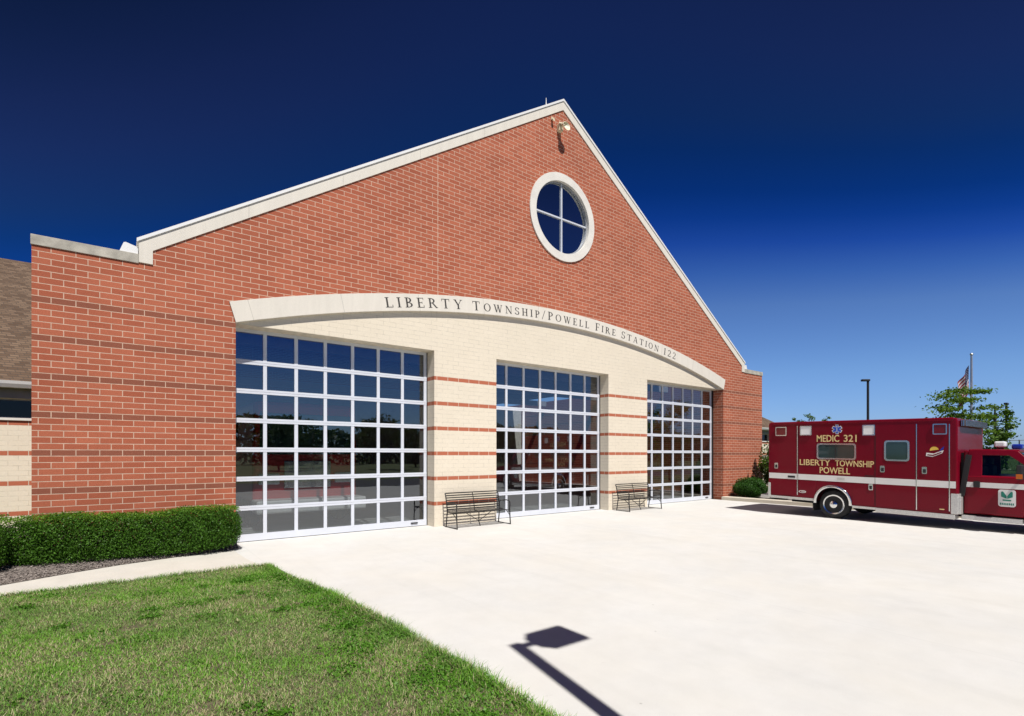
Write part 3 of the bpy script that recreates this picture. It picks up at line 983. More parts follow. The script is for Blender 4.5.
# module: side profile with a wheel arch, swept across the width, rounded edges
def module_prof():
    p = [(-1.74, .50), (-1.74, 2.60), (-1.72, 2.655), (-1.66, 2.675), (2.56, 2.675), (2.64, 2.655), (2.66, 2.60), (2.66, .40), (.47, .40)]
    p += [(.02 + .45 * math.cos(a), .44 + .45 * math.sin(a)) for a in np.linspace(0, PI, 22)]
    p += [(-.43, .46), (-.43, .50)]
    return p[::-1]
mod = tl(plate([module_prof()], -1.2, 1.2, .035, 3)).build('body', M['red'], AMB)
tl(MB().box(-1.6, 2.6, -.82, .82, .42, 1.0)).build('chassis', M['dark'], AMB)
tl(MB().box(-1.4, 5.0, -.45, .45, .30, .48).box(1.2, 2.1, -1.0, -.6, .26, .40)).build('frame_rail', M['dark'], AMB)
def side(mb, name, mat, parent=AMB, y=SY, sm=False):
    """(x, depth<0 outwards, z) shapes put on the near side"""
    return tl(mb.map(lambda x, yy, z: (x, y + yy, z))).build(name, mat, parent, sm)
# stripe
side(MB().box(-1.715, 2.63, -.004, 0, 1.015, 1.175), 'stripe', M['white'])
# doors as proud skins with bright trims
def door(x0, x1, z0, z1, name, hx, hz, mat=M['red']):
    d = tl(plate([rrect(x0, x1, z0, z1, .03)], SY - .003, SY + .01)).build(name, mat, AMB)
    h = plate([rrect(hx - .05, hx + .05, hz - .085, hz + .085, .02)], SY - .014, SY)
    tl(h).build('handle', M['chrome'], d)
    tl(plate([rrect(hx - .03, hx + .03, hz - .06, hz + .03, .012)], SY - .018, SY - .0145)).build('handle_recess', M['black'], d)
    return d
door(-1.66, -.93, .56, 2.56, 'rear_compartment_door', -1.50, 1.39)
door(1.03, 1.86, .45, 2.54, 'side_entry_door', 1.177, 1.405)
door(1.915, 2.50, .47, 2.52, 'front_compartment_door', 2.042, 1.41)
door(.50, 1.00, .45, .99, 'lower_compartment_door', .92, .93)
for x, z0, z1 in ((-.905, .57, 2.55), (1.885, .44, 2.535), (2.515, .47, 2.52)):
    side(MB().box(x - .009, x + .009, -.0075, 0, z0, z1), 'door_trim', M['chrome'])
for x0, x1, z0, z1 in ((1.010, 1.018, .44, 2.5), (-.885, -.88, .57, 2.5)):
    side(MB().box(x0, x1, -.006, 0, z0, z1), 'door_gap', M['black'])
side(MB().rbox(-1.60, 2.58, -.012, .02, 2.60, 2.625, .005), 'drip_rail', M['red'])
# windows
for x0, x1, z0, z1 in ((-.385, .585, 1.615, 2.055), (1.215, 1.745, 1.615, 2.135)):
    f = tl(plate([rrect(x0, x1, z0, z1, .07), rrect(x0 + .04, x1 - .04, z0 + .04, z1 - .04, .05)], SY - .012, SY)).build('module_window', M['chrome'], AMB)
    tl(plate([rrect(x0 + .039, x1 - .039, z0 + .039, z1 - .039, .05)], SY - .0055, SY)).build('pane', M['vpriv'], f)
    if x1 - x0 > .8:
        side(MB().box(.085, .105, -.008, -.0056, z0 + .04, z1 - .04), 'sash', M['black'], f)
# warning lights
for x0, x1, z0, z1, k in ((-.825, -.51, 2.28, 2.545, 'w'), (.735, 1.02, 2.265, 2.54, 'w'), (-1.515, -1.20, 2.27, 2.53, 'r'), (2.205, 2.475, 2.275, 2.53, 'r')):
    w = tl(plate([rrect(x0, x1, z0, z1, .02), rrect(x0 + .022, x1 - .022, z0 + .022, z1 - .022, .015)], SY - .03, SY)).build('scene_light' if k == 'w' else 'warning_light', M['chrome'], AMB)
    tl(plate([rrect(x0 + .021, x1 - .021, z0 + .021, z1 - .021, .015)], SY - .022, SY, .006)).build('lens', M['lens'] if k == 'w' else M['redlens'], w)
# lettering
def letter(body, x0, x1, z0, z1, bold=.012):
    mb = text_mb(body, x1 - x0, z1 - z0, .004, bold)
    mb.map(lambda x, y, z: (x + x0, y - .004, z + z0))
    side(mb, 'lettering', M['gold'])
letter('MEDIC', -.385, .18, 2.095, 2.285)
letter('321', .29, .595, 2.095, 2.285)
letter('LIBERTY', -.84, -.04, 1.435, 1.60)
letter('TOWNSHIP', .08, .99, 1.435, 1.60)
letter('POWELL', -.31, .44, 1.225, 1.40)
# six-armed blue medical star with a pale rim and a staff
def star(cx, cz, r, k):
    pts = []
    for i in range(6):
        a = PI / 2 + i * PI / 3
        u = (math.cos(a), math.sin(a)); v = (-u[1], u[0])
        w_ = r * k
        pts += [(cx + u[0] * r - v[0] * w_ * -1 * -1, cz + u[1] * r - v[1] * w_)] if False else []
        b = w_ / math.tan(PI / 6)
        pts += [(cx + u[0] * r - v[0] * w_, cz + u[1] * r - v[1] * w_), (cx + u[0] * r + v[0] * w_, cz + u[1] * r + v[1] * w_)]
        a2 = a + PI / 6
        pts += [(cx + math.cos(a2) * 2 * w_, cz + math.sin(a2) * 2 * w_)]
    return pts
em = tl(plate([star(.125, 2.435, .128, .30)], SY - .003, SY)).build('star_emblem', M['white'], AMB)
tl(plate([star(.125, 2.435, .112, .25)], SY - .006, SY - .0035)).build('star', M['blue'], em)
st_ = MB().box(.119, .131, -.009, -.0065, 2.36, 2.51)
st_.add(*(lambda pts: ([(x, -.009, z) for x, z in pts], [tuple(range(len(pts)))]))(circ(.125, 2.515, .014, 10)))
side(st_, 'staff', M['white'], em)
# sunburst decal on the front compartment door
dc = tl(plate([[(2.07, 1.76), (2.20, 1.74), (2.38, 1.83), (2.41, 1.90), (2.36, 1.885), (2.22, 1.82), (2.08, 1.84)]], SY - .0075, SY - .0035)).build('sun_decal', M['white'], AMB)
tl(plate([circ(2.23, 1.90, .085, 20, R(10), R(190))], SY - .007, SY - .0032)).build('sun', M['yellow'], dc)
tl(plate([[(2.32, 1.87), (2.40, 1.92), (2.42, 2.0), (2.37, 1.95)]], SY - .007, SY - .0032)).build('streak', M['bluelens'], dc)
tl(plate([[(2.10, 1.775), (2.21, 1.76), (2.37, 1.84), (2.37, 1.865), (2.20, 1.79), (2.10, 1.80)]], SY - .0095, SY - .008)).build('ribbon', M['redlens'], dc)
# small marks
em2 = tl(plate([circ(-.77, .675, .10, 24, rz=.038)], SY - .006, SY)).build('maker_badge', M['white'], AMB)
tl(plate([circ(-.77, .675, .075, 20, rz=.02), circ(-.755, .675, .05, 20, rz=.010)], SY - .009, SY - .0065)).build('badge_ring', M['redlens'], em2)
em3 = side(MB().box(.13, .31, -.0065, -.0042, 1.065, 1.13), 'stripe_badge', M['tread'])
side(MB().rbox(-1.17, -.965, -.014, -.004, 1.055, 1.115, .004), 'stripe_handle', M['black'])  # black handle on the white stripe
side(MB().rbox(.78, .98, -.008, 0, 1.20, 1.222, .002), 'name_plate', M['dark'])
side(MB().box(2.33, 2.42, -.007, -.003, .49, .515), 'name_tag', M['gold'])
# wheel fender ring, mud flap, skirts, tread plate
f1 = circ(.02, .44, .475, 26, R(-6), R(186)); f2 = circ(.02, .44, .405, 26, R(186), R(-6))
tl(plate([f1 + f2], SY - .045, SY + .06, .01, 2)).build('wheel_fender', M['chrome'], AMB, True)
tl(MB().rbox(-.50, -.475, SY + .01, SY + .5, .16, .50, .006)).build('mud_flap', M['black'], AMB)
side(MB().rbox(-1.72, -.46, -.012, .05, .435, .505, .006), 'skirt_trim', M['tread'])
side(MB().rbox(-1.745, -1.67, -.010, .05, .44, .88, .006), 'corner_guard', M['tread'])
side(MB().rbox(.49, 1.05, -.012, .05, .345, .405, .006), 'skirt_trim', M['tread'])
rb = side(MB().rbox(1.04, 2.62, -.05, .30, .29, .40, .01), 'step', M['tread'])
side(MB().rbox(2.54, 2.672, -.012, .05, .41, .89, .008), 'corner_guard', M['tread'])
tl(MB().rbox(2.665, 2.69, -1.17, 1.17, .42, .89, .006)).build('front_guard', M['tread'], AMB)
tl(MB().rbox(-2.02, -1.75, -1.1, 1.1, .40, .50, .01)).build('rear_bumper', M['tread'], AMB)
# rear doors of the module
for s in (-1, 1):
    d = tl(MB().rbox(-1.76, -1.735, min(0, s * .78) + .01, max(0, s * .78) - .01, .58, 2.45, .01)).build('rear_door', M['red'], AMB)
    tl(MB().rbox(-1.768, -1.75, min(s * .12, s * .66), max(s * .12, s * .66), 1.55, 2.1, .006)).build('window', M['vpriv'], d)
# air conditioner / light bar on the front of the module
ac = tl(MB().rbox(2.665, 2.76, -1.0, 1.05, 2.47, 2.625, .02)).build('roof_unit', M['acgrey'], AMB)
mb = MB()
for i in range(22):
    y = -.93 + 1.94 * i / 21
    mb.box(2.762, 2.774, y - .012, y + .012, 2.48, 2.62)
for i in range(2):
    mb.box(2.69 + .035 * i, 2.705 + .035 * i, -1.012, -1.001, 2.48, 2.61)
tl(mb).build('grille_slats', M['chrome'], ac)
# wheels
def wheel(x, y, dual=False):
    w = empty('wheel', (x, y, .385)); w.parent = AMB
    hw = .13
    MB().lathe([(.25, -hw), (.30, -hw - .005), (.36, -hw + .02), (.385, -hw + .06), (.385, hw - .06), (.36, hw - .02), (.30, hw + .005), (.25, hw)], 'y', (0, 0, 0), 40).build('tyre', M['tyre'], w, True)
    s = -1 if y < 0 else 1
    rim = MB()
    rim.lathe([(.256, s * (hw + .004)), (.268, s * (hw + .016)), (.262, s * (hw + .022)), (.232, s * (hw + .014)), (.222, s * (hw - .03)), (.200, s * (hw - .045)), (.200, s * (hw - .06)), (.256, s * (hw - .06))], 'y', (0, 0, 0), 40, False)
    rim.build('rim', M['chrome'], w, True)
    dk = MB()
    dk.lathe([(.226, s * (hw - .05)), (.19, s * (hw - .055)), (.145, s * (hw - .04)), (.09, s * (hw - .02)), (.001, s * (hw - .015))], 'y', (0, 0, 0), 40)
    dk.build('wheel_disc', M['rimshade'], w, True)
    hb = MB()
    hb.lathe([(.10, s * (hw - .024)), (.095, s * (hw + .03)), (.062, s * (hw + .06)), (.001, s * (hw + .066))], 'y', (0, 0, 0), 28)
    for k in range(4):
        a = k * PI / 2 + .4
        hb.beam((.07 * math.cos(a), s * (hw - .015), .07 * math.sin(a)), (.215 * math.cos(a), s * (hw - .045), .215 * math.sin(a)), .028, .02, (0, 1, 0))
    hb.build('hub', M['chrome'], w, True)
wheel(.03, -1.03); wheel(.03, 1.03)
wheel(4.22, -.87); wheel(4.22, .87)
# cab
CW = -1.0
cp = [(2.72, .44), (2.72, 1.335), (3.98, 1.335), (4.30, 1.30), (5.05, 1.22), (5.20, 1.12), (5.24, .62), (5.20, .50), (4.70, .50)]
cp += [(4.22 + .46 * math.cos(a), .44 + .46 * math.sin(a)) for a in np.linspace(.1, PI - .1, 18)]
cp += [(3.72, .44)]
cab = tl(plate([cp[::-1]], -1.0, 1.0, .05, 3)).build('cab', M['redl'], AMB)
mb = MB()
# roof, rear wall, pillars
mb.rbox(2.80, 3.66, -.92, .92, 1.86, 1.935, .03)
mb.rbox(2.72, 2.80, -.93, .93, 1.30, 1.90, .02)
for s in (-1, 1):
    q = [(2.73, 1.31), (3.045, 1.31), (3.045, 1.80), (3.50, 1.80), (3.62, 1.70), (4.06, 1.31), (4.14, 1.31), (3.64, 1.90), (3.55, 1.925), (2.90, 1.925), (2.80, 1.88)]
    pl = plate([q[::-1]], -.025, .025, .012, 2)
    # lean the sides in towards the roof
    pl.map(lambda x, y, z, s=s: (x, s * (.965 - (z - 1.31) * .10) + y, z))
    mb.add(pl.v, pl.f)
tl(mb).build('cab_roof', M['redl'], AMB)
dd = tl(plate([[(2.80, .50), (3.70, .50), (3.74, .9), (3.74, 1.29), (2.80, 1.29)]], CW - .004, CW + .01)).build('cab_door', M['redl'], AMB)
for s in (-1, 1):
    q = [(3.04, 1.32), (4.05, 1.32), (3.615, 1.705), (3.495, 1.805), (3.04, 1.805)]
    pl = plate([q], -.004, .004)
    pl.map(lambda x, y, z, s=s: (x, s * (.955 - (z - 1.31) * .10) + y, z))
    tl(pl).build('side_window', M['vglass'], AMB)
ws = MB(); ws.add([(4.12, -.92, 1.33), (4.12, .92, 1.33), (3.62, .85, 1.89), (3.62, -.85, 1.89), (4.126, -.92, 1.335), (4.126, .92, 1.335), (3.626, .85, 1.895), (3.626, -.85, 1.895)],
    [(0, 1, 2, 3), (7, 6, 5, 4), (0, 4, 5, 1), (1, 5, 6, 2), (2, 6, 7, 3), (3, 7, 4, 0)])
tl(ws).build('windscreen', M['vglass'], AMB)
side(plate([rrect(2.905, 3.02, 1.055, 1.20, .02)], -.03, .0), 'door_handle', M['black'], dd, CW)
side(MB().box(2.76, 3.80, -.008, -.0045, 1.058, 1.175), 'stripe', M['white'], AMB, CW)
sh = side(plate([rrect(3.325, 3.615, .66, 1.04, .05)], -.0085, -.0045), 'round_edged_decal', M['white'], dd, CW)
mb = MB()
for x0, sgn in ((3.375, 1), (3.565, -1)):
    q = [(x0, .88), (x0 + sgn * .09, .84), (x0 + sgn * .09, .90), (x0 + sgn * .03, 1.0), (x0, .99)]
    if sgn < 0: q = q[::-1]
    mb.prism_y(q, -.011, -.009)
mb.box(3.40, 3.54, -.011, -.009, .79, .82)
for i in range(8):
    mb.box(3.355 + i * .03, 3.374 + i * .03, -.011, -.009, .70, .745)
side(mb, 'decal_leaves', M['green'], sh, CW)
# mirror, beacon, light bar, seats
mr = tl(MB().rbox(3.66, 3.76, -1.28, -1.08, 1.28, 1.60, .02).beam((3.72, -1.1, 1.36), (3.74, -.96, 1.33), .04, .04)).build('mirror', M['black'], AMB)
tl(MB().rbox(3.655, 3.76, -1.29, -1.281, 1.30, 1.40, .003)).build('turn_lamp', M['amber'], mr)
bc = tl(MB().lathe([(.07, 1.935), (.06, 1.96), (.06, 2.0)], 'z', (3.30, -.62, 0), 16)).build('beacon', M['redlens'], AMB)
tl(MB().rbox(3.21, 3.40, -.74, -.50, 1.99, 2.12, .03)).build('spot_lamp', M['lens'], bc)
lb = tl(MB().rbox(3.48, 3.66, -.62, .62, 1.945, 2.06, .03)).build('light_bar', M['bluelens'], AMB)
tl(MB().rbox(3.48, 3.66, -.62, -.3, 1.938, 1.944, .002)).build('light_bar_foot', M['beam'], lb)
for y in (-.45, .45):
    st_ = tl(MB().rbox(2.95, 3.5, y - .27, y + .27, .75, 1.0, .05)).build('seat', M['vinyl'], AMB)
    tl(MB().rbox(2.86, 3.02, y - .25, y + .25, .95, 1.55, .05)).build('seat_back', M['vinyl'], st_)
    tl(MB().rbox(2.88, 2.99, y - .14, y + .14, 1.56, 1.74, .04)).build('headrest', M['vinyl'], st_)
rb2 = side(MB().rbox(2.70, 3.72, -.06, .25, .30, .40, .01), 'running_board', M['tread'], AMB, CW)
side(MB().rbox(2.655, 2.725, -.19, -.02, .42, .82, .01), 'cab_corner_guard', M['tread'], AMB, CW)
tl(MB().beam((2.70, -.98, .85), (2.82, -.98, 1.80), .10, .10)).build('gap_strip', M['black'], AMB)  # black strip set in the gap between module and cab
tl(MB().box(2.665, 2.72, -.9, .9, .9, 1.85)).build('pass_through', M['black'], AMB)
gr = tl(MB().rbox(5.235, 5.27, -.55, .55, .62, 1.08, .01)).build('grille', M['chrome'], AMB)
for s in (-1, 1):
    tl(MB().rbox(5.19, 5.262, min(s * .58, s * .94), max(s * .58, s * .94), .72, 1.06, .02)).build('headlight', M['lens'], AMB)
tl(MB().rbox(5.22, 5.42, -1.0, 1.0, .34, .58, .03)).build('front_bumper', M['chrome'], AMB)

# ------------------------------------------------------------------ fire engine waiting behind the first door
FE = empty('fire_engine', (4.75, 1.75, 0))
tag(FE, 'red fire engine dimly seen behind the first glass garage door', 'fire engine')
MB().rbox(-1.22, 1.22, .25, 7.4, .62, 2.15, .06).rbox(-1.2, 1.2, .2, 2.3, 2.1, 3.0, .1).rbox(-1.2, 1.2, 2.8, 7.4, 2.1, 2.9, .05).build('body', M['engine_red'], FE)
MB().rbox(-1.08, 1.08, .185, .22, 1.75, 2.72, .02).build('windscreen', M['vpriv'], FE)
MB().rbox(-1.25, 1.25, -.35, .25, .42, .72, .04).build('bumper', M['white'], FE)
MB().rbox(-.55, .55, .20, .26, .95, 1.6, .02).build('grille', M['chrome'], FE)
for s in (-1, 1):
    MB().rbox(min(s * .65, s * 1.1), max(s * .65, s * 1.1), .19, .26, 1.05, 1.3, .02).build('headlight', M['lens'], FE)
    for yy in (1.2, 5.8):
        MB().lathe([(.25, -.14), (.45, -.13), (.5, -.08), (.5, .08), (.45, .13), (.25, .14)], 'x', (s * 1.06, yy, .5), 28).build('wheel', M['tyre'], FE, True)

# ------------------------------------------------------------------ plants
def hedge(name, x0, x1, y0, y1, z0, z1, n, label, size=.029, group=None):
    """clipped hedge: leaves spread through a rounded box, denser in the skin"""
    cx, cy = (x0 + x1) / 2, (y0 + y1) / 2
    h = empty(name, (cx, cy, z0))
    tag(h, label, 'hedge', group)
    u = rng.uniform(-1, 1, (n * 2, 3))
    rr = (np.abs(u) ** 5).sum(1) ** .2
    keep = (rr < 1) & (rng.random(n * 2) < np.clip(.15 + .85 * rr ** 3, 0, 1))
    u = u[keep][:n]
    half = np.array([(x1 - x0) / 2, (y1 - y0) / 2, (z1 - z0) / 2])
    P = u * half
    P[:, 2] += half[2]
    # uneven clipped top and face
    gx_, gy_, gz_ = P[:, 0] + x0 * 3, P[:, 1], P[:, 2]
    wob = .030 * np.sin(gx_ * 3.1 + 1) + .024 * np.sin(gx_ * 8.3 + gz_ * 5) + .022 * np.sin(gx_ * 17 + gy_ * 9 + gz_ * 13) + .018 * np.sin(gx_ * 31 - gz_ * 27) * np.sin(gz_ * 33 + gx_ * 5)
    P[:, 2] += wob * (P[:, 2] / (z1 - z0)) * 1.0 + rng.normal(0, .016, len(P))
    P[:, 1] += 1.0 * wob * u[:, 1] + rng.normal(0, .012, len(P))
    P[:, 0] += rng.normal(0, .014, len(P))
    out = np.sign(u) * np.abs(u) ** 3
    leaves('foliage', P, size, M['leaf_hedge'], h, outward=out * .8 + np.array([0, 0, .25]))
    # young shoots; paler green puts the sunlit hedge top into their colour
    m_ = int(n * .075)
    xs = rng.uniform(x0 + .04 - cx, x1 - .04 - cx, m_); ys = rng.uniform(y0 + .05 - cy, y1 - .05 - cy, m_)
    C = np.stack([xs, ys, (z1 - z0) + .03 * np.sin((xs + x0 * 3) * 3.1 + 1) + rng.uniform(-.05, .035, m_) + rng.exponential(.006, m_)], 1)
    M.setdefault('leaf_lit_shoot', leaf_mat('sunlit_shoot_leaf', (.07, .17, .015), (.17, .30, .03)))
    leaves('sunlit_shoots', C, size * .95, M['leaf_lit_shoot'], h)
    st = MB()
    for k in range(max(3, int((x1 - x0) / .25))):
        xx = x0 + (x1 - x0) * (k + .5) / max(3, int((x1 - x0) / .25)) - cx
        for q in range(4):
            st.tube([(xx, random.uniform(-.05, .05), -.03), (xx + random.uniform(-.1, .1), random.uniform(-.12, .12), .22), (xx + random.uniform(-.18, .18), random.uniform(-.2, .2), (z1 - z0) * .8)], [.011, .008, .004], 5)
    st.build('stems', M['bark'], h)
    return h
hedge('hedge', -.30, 2.88, -.72, -.05, .06, .77, 70000, 'long clipped green hedge at the foot of the red brick wall')
hedge('hedge', -3.6, -.16, -1.15, -.12, .06, .84, 66000, 'taller clipped hedge in front of the cream brick wing', .03)

def shrub(name, loc, rx, ry, h, n, mat, label, size=.05, cat='shrub', z0=0., jag=.12):
    s = empty(name, loc)
    tag(s, label, cat)
    u = rng.normal(size=(n, 3)); u /= np.linalg.norm(u, axis=1)[:, None]
    rad = rng.random(n) ** .28
    P = u * rad[:, None] * (1 + jag * np.sin(u[:, 0] * 7 + u[:, 2] * 5)[:, None])
    P = P * np.array([rx, ry, h / 2]) + np.array([0, 0, h / 2 + z0])
    P[:, 2] = np.maximum(P[:, 2], .03)
    leaves('foliage', P, size, mat, s, outward=u * .7 + np.array([0, 0, .3]))
    st = MB()
    for q in range(7):
        a = q * 2 * PI / 7
        st.tube([(.03 * math.cos(a), .03 * math.sin(a), -.05), (rx * .4 * math.cos(a), ry * .4 * math.sin(a), h * .5 + z0 * .5), (rx * .6 * math.cos(a), ry * .6 * math.sin(a), h * .8 + z0)], [.012, .009, .004], 5)
    st.build('stems', M['bark'], s)
    return s
shrub('round_shrub', (20.6, -.62, .06), .70, .55, .80, 12000, M['leaf_box'], 'round clipped boxwood behind the kerb at the foot of the brick pier', .05)
# tall dark purple spikes behind it
s = empty('purple_shrub', (21.35, -.30, .06))
tag(s, 'dark purple spiky shrub against the red brick behind the boxwood', 'shrub')
st = MB(); PP = []
for k in range(13):
    bx, by = random.uniform(-.35, .6), random.uniform(-.2, .2)
    h = random.uniform(.75, 1.45)
    lx = random.uniform(-.25, .2)
    st.tube([(bx * .5, by, -.04), (bx + lx * .5, by, h * .55), (bx + lx, by, h)], [.012, .008, .003], 5)
    for q in range(75):
        t = random.uniform(.15, 1)
        PP.append((bx * (.5 + .5 * t) + lx * t + random.gauss(0, .045 * (1.25 - t)), by + random.gauss(0, .05 * (1.2 - t)), h * t))
st.build('stems', M['bark'], s)
leaves('foliage', np.array(PP), .075, M['leaf_purple'], s)

def tree(name, loc, h, crown, n, mat, label, size=.14, layered=False, trunk_r=.06, cz0=.35, group=None, clumps=26, seed=1):
    rs = random.Random(seed); nr = np.random.default_rng(seed)
    t = empty(name, loc)
    tag(t, label, 'tree', group)
    m = MB()
    lean = (rs.uniform(-.1, .1), rs.uniform(-.1, .1))
    m.tube([(0, 0, -.2), (lean[0] * .3, lean[1] * .3, h * .3), (lean[0], lean[1], h * .62), (lean[0] * 1.2, lean[1] * 1.2, h * .9)], [trunk_r, trunk_r * .8, trunk_r * .5, trunk_r * .15], 8)
    C = []; U = []
    for k in range(clumps):
        f = (k + .5) / clumps
        zz = h * (cz0 + (1 - cz0) * f)
        prof = math.sin(PI * min(1, .18 + .82 * (1 - f) ** .8)) if not layered else (.35 + .75 * math.sin(PI * min(1, f * .85 + .12)))
        a = rs.uniform(0, 2 * PI) if not layered else k * 2.4 + rs.uniform(-.4, .4)
        rr = crown * prof * rs.uniform(.35, 1.0)
        e = (math.cos(a) * rr, math.sin(a) * rr, zz * 1.0 - h * .04)
        zb = max(h * .2, zz - rr * (.55 if not layered else .35))
        m.tube([(lean[0] * zb / h, lean[1] * zb / h, zb), (e[0] * .5, e[1] * .5, zb + (e[2] - zb) * .6), e], [trunk_r * .4, trunk_r * .22, trunk_r * .06], 5)
        q = int(n / clumps * rs.uniform(.6, 1.4))
        sr = crown * (.30 if not layered else .34) * rs.uniform(.7, 1.2)
        u = nr.normal(size=(q, 3))
        sx = np.array([sr, sr, sr * (.62 if not layered else .22)]) * .62
        C.append(u * sx + np.array(e)); U.append(u)
    m.build('trunk', M['bark'], t, True)
    C = np.concatenate(C); U = np.concatenate(U)
    C[:, 2] = np.maximum(C[:, 2], h * .12)
    global rng
    leaves('crown', C, size, mat, t, outward=U * .4 + np.array([0, 0, .35]))
    return t
shrub('leafy_shrub', (22.25, -.62, .06), .48, .42, 1.95, 3200, M['leaf_tree'], 'loose green leafy shrub between the brick pier and the ambulance', .10, z0=.1, jag=.3)
shrub('low_shrub', (20.9, -1.65, .06), .35, .4, .55, 3000, M['leaf_dark'], 'low dark shrub behind the kerb beside the rear of the ambulance', .06)
tree('young_tree', (33.5, -4.2, -.06), 5.2, 1.62, 3800, M['leaf_light'], 'young tree with open layered branches beyond the front of the ambulance', .14, True, .05, .52, clumps=17, seed=4)
tree('round_tree', (41.3, -4.1, -.06), 4.4, 1.05, 2300, M['leaf_tree'], 'small dense tree behind the cab of the ambulance', .2, False, .06, .25, clumps=26, seed=9)
for i, (x, y, h_, lb, sd, cr) in enumerate(((47.9, 10.0, 5.15, 'slim treetop peeking over the rear end of the ambulance roof', 3, .35), (48.9, 9.2, 5.55, 'spiky green treetop above the star on the ambulance side', 6, .75), (50.2, 8.3, 5.3, 'pale wispy treetop above the ambulance beside the spiky one', 8, .4))):
    tree('far_tree', (x, y, -.06), h_, cr, 700, M['leaf_tree'], lb, .17, False, .07, .4, group='trees behind the ambulance', clumps=18, seed=sd)
# trees on the camera's side, seen only as reflections in the doors
tree('street_tree', (30.4, -9.3, -.06), 5.4, 1.8, 4200, M['leaf_light'], 'bright green tree standing alone beside the apron, mirrored in the last garage door', .17, False, .07, .2, clumps=24, seed=14)
for i in range(13):
    x = -24 + i * 7.4 + random.uniform(-2.5, 2.5)
    tree('roadside_tree', (x, -54 + random.uniform(-8, 8), -.06), random.uniform(4.6, 6.6), random.uniform(2.4, 3.6), 3000, M['leaf_dark'], 'leafy tree across the road, mirrored dark in the garage door glass', .42, False, .14, .02, group='trees across the road', clumps=36, seed=30 + i)

# a far wood across the road, one mass
n = 40000
tx = rng.uniform(-160, 260, n); tt = rng.random(n) ** .8
ht = 6.9 + .9 * np.sin(tx * .11) + .9 * np.sin(tx * .31 + 1) + .5 * np.sin(tx * .83)
C = np.stack([tx, -82 + rng.normal(0, 2.2, n) * np.sqrt(np.maximum(0, 1 - tt * .8)), ht * tt], 1)
tag(leaves('far_wood', C, 1.1, M['leaf_dark']), 'dark line of trees far across the road, mirrored in the garage doors', 'woods', kind='stuff')

# ------------------------------------------------------------------ poles, flag, fence
def lamp_post(name, loc, h, label, head='arm', rz=0, r=.05, group=None, sq=False):
    p = empty(name, loc, rz)
    tag(p, label, 'lamp post', group)
    m = MB()
    if sq:
        m.box(-r, r, -r, r, 0, h)
    else:
        m.tube([(0, 0, 0), (0, 0, h * .5), (0, 0, h)], [r, r * .95, r * .9], 10)
    m.build('pole', M['pole'], p)
    MB().lathe([(r * 3.2, -.05), (r * 3.2, .12), (r * 2.6, .16)], 'z', (0, 0, 0), 16).build('base', M['kerbm'], p)
    if head == 'arm':
        m = MB().rbox(-r, .30, -.09, .09, h - .08, h + .02, .02)
        m.build('lamp_head', M['pole'], p)
    elif head == 'box':
        MB().rbox(r - .002, .20, -.035, .035, h - .10, h - .02, .01).build('arm', M['pole'], p)
        MB().rbox(.24, .69, -.205, .205, h - .13, h + .0, .015).add(
            [(.24, -.19, h - .02), (.24, .19, h - .02), (.16, .10, h - .02), (.16, -.10, h - .02), (.24, -.19, h - .10), (.24, .19, h - .10), (.16, .10, h - .10), (.16, -.10, h - .10)],
            [(0, 1, 2, 3), (7, 6, 5, 4), (0, 4, 5, 1), (1, 5, 6, 2), (2, 6, 7, 3), (3, 7, 4, 0)]).build('lamp_head', M['pole'], p)
    else:
        MB().rbox(-.45, .45, -.16, .16, h - .05, h + .18, .03).build('lamp_head', M['pole'], p)
    return p
HP = 6.2
lamp_post('lamp_post', (4.02 - .1212 * HP, -7.30 - .606 * HP, -.0), HP, 'square dark lamp post whose shadow falls across the pale concrete', 'box', 0, .06, sq=True)
lamp_post('lamp_post', (29.9, -1.5, -.06), 5.42, 'dark lamp post with a short arm rising above the ambulance roof', 'arm', R(180 - 37), .06)
lamp_post('lamp_post', (83.0, 2.2, -.06), 7.6, 'taller of two distant lamp posts behind the dense tree by the cab', 'tee', 0, .13, 'far lamp posts')
lamp_post('lamp_post', (90.0, 4.4, -.06), 7.75, 'shorter of two distant lamp posts behind the dense tree by the cab', 'tee', 0, .12, 'far lamp posts')

fp = empty('flagpole', (40.5, -3.2, -.06))
tag(fp, 'tall pale metal flagpole beyond the ambulance', 'flagpole')
MB().tube([(0, 0, 0), (0, 0, 4), (0, 0, 7.55)], [.085, .075, .055], 12).build('pole', M['polew'], fp)
MB().lathe([(.005, 7.70), (.06, 7.68), (.085, 7.62), (.06, 7.56), (.005, 7.54)], 'z', (0, 0, 0), 14).build('ball', M['polew'], fp, True)
fl = empty('flag', (40.45, -3.15, 6.93))
tag(fl, 'national flag of stars and stripes hanging limp from the flagpole', 'flag')
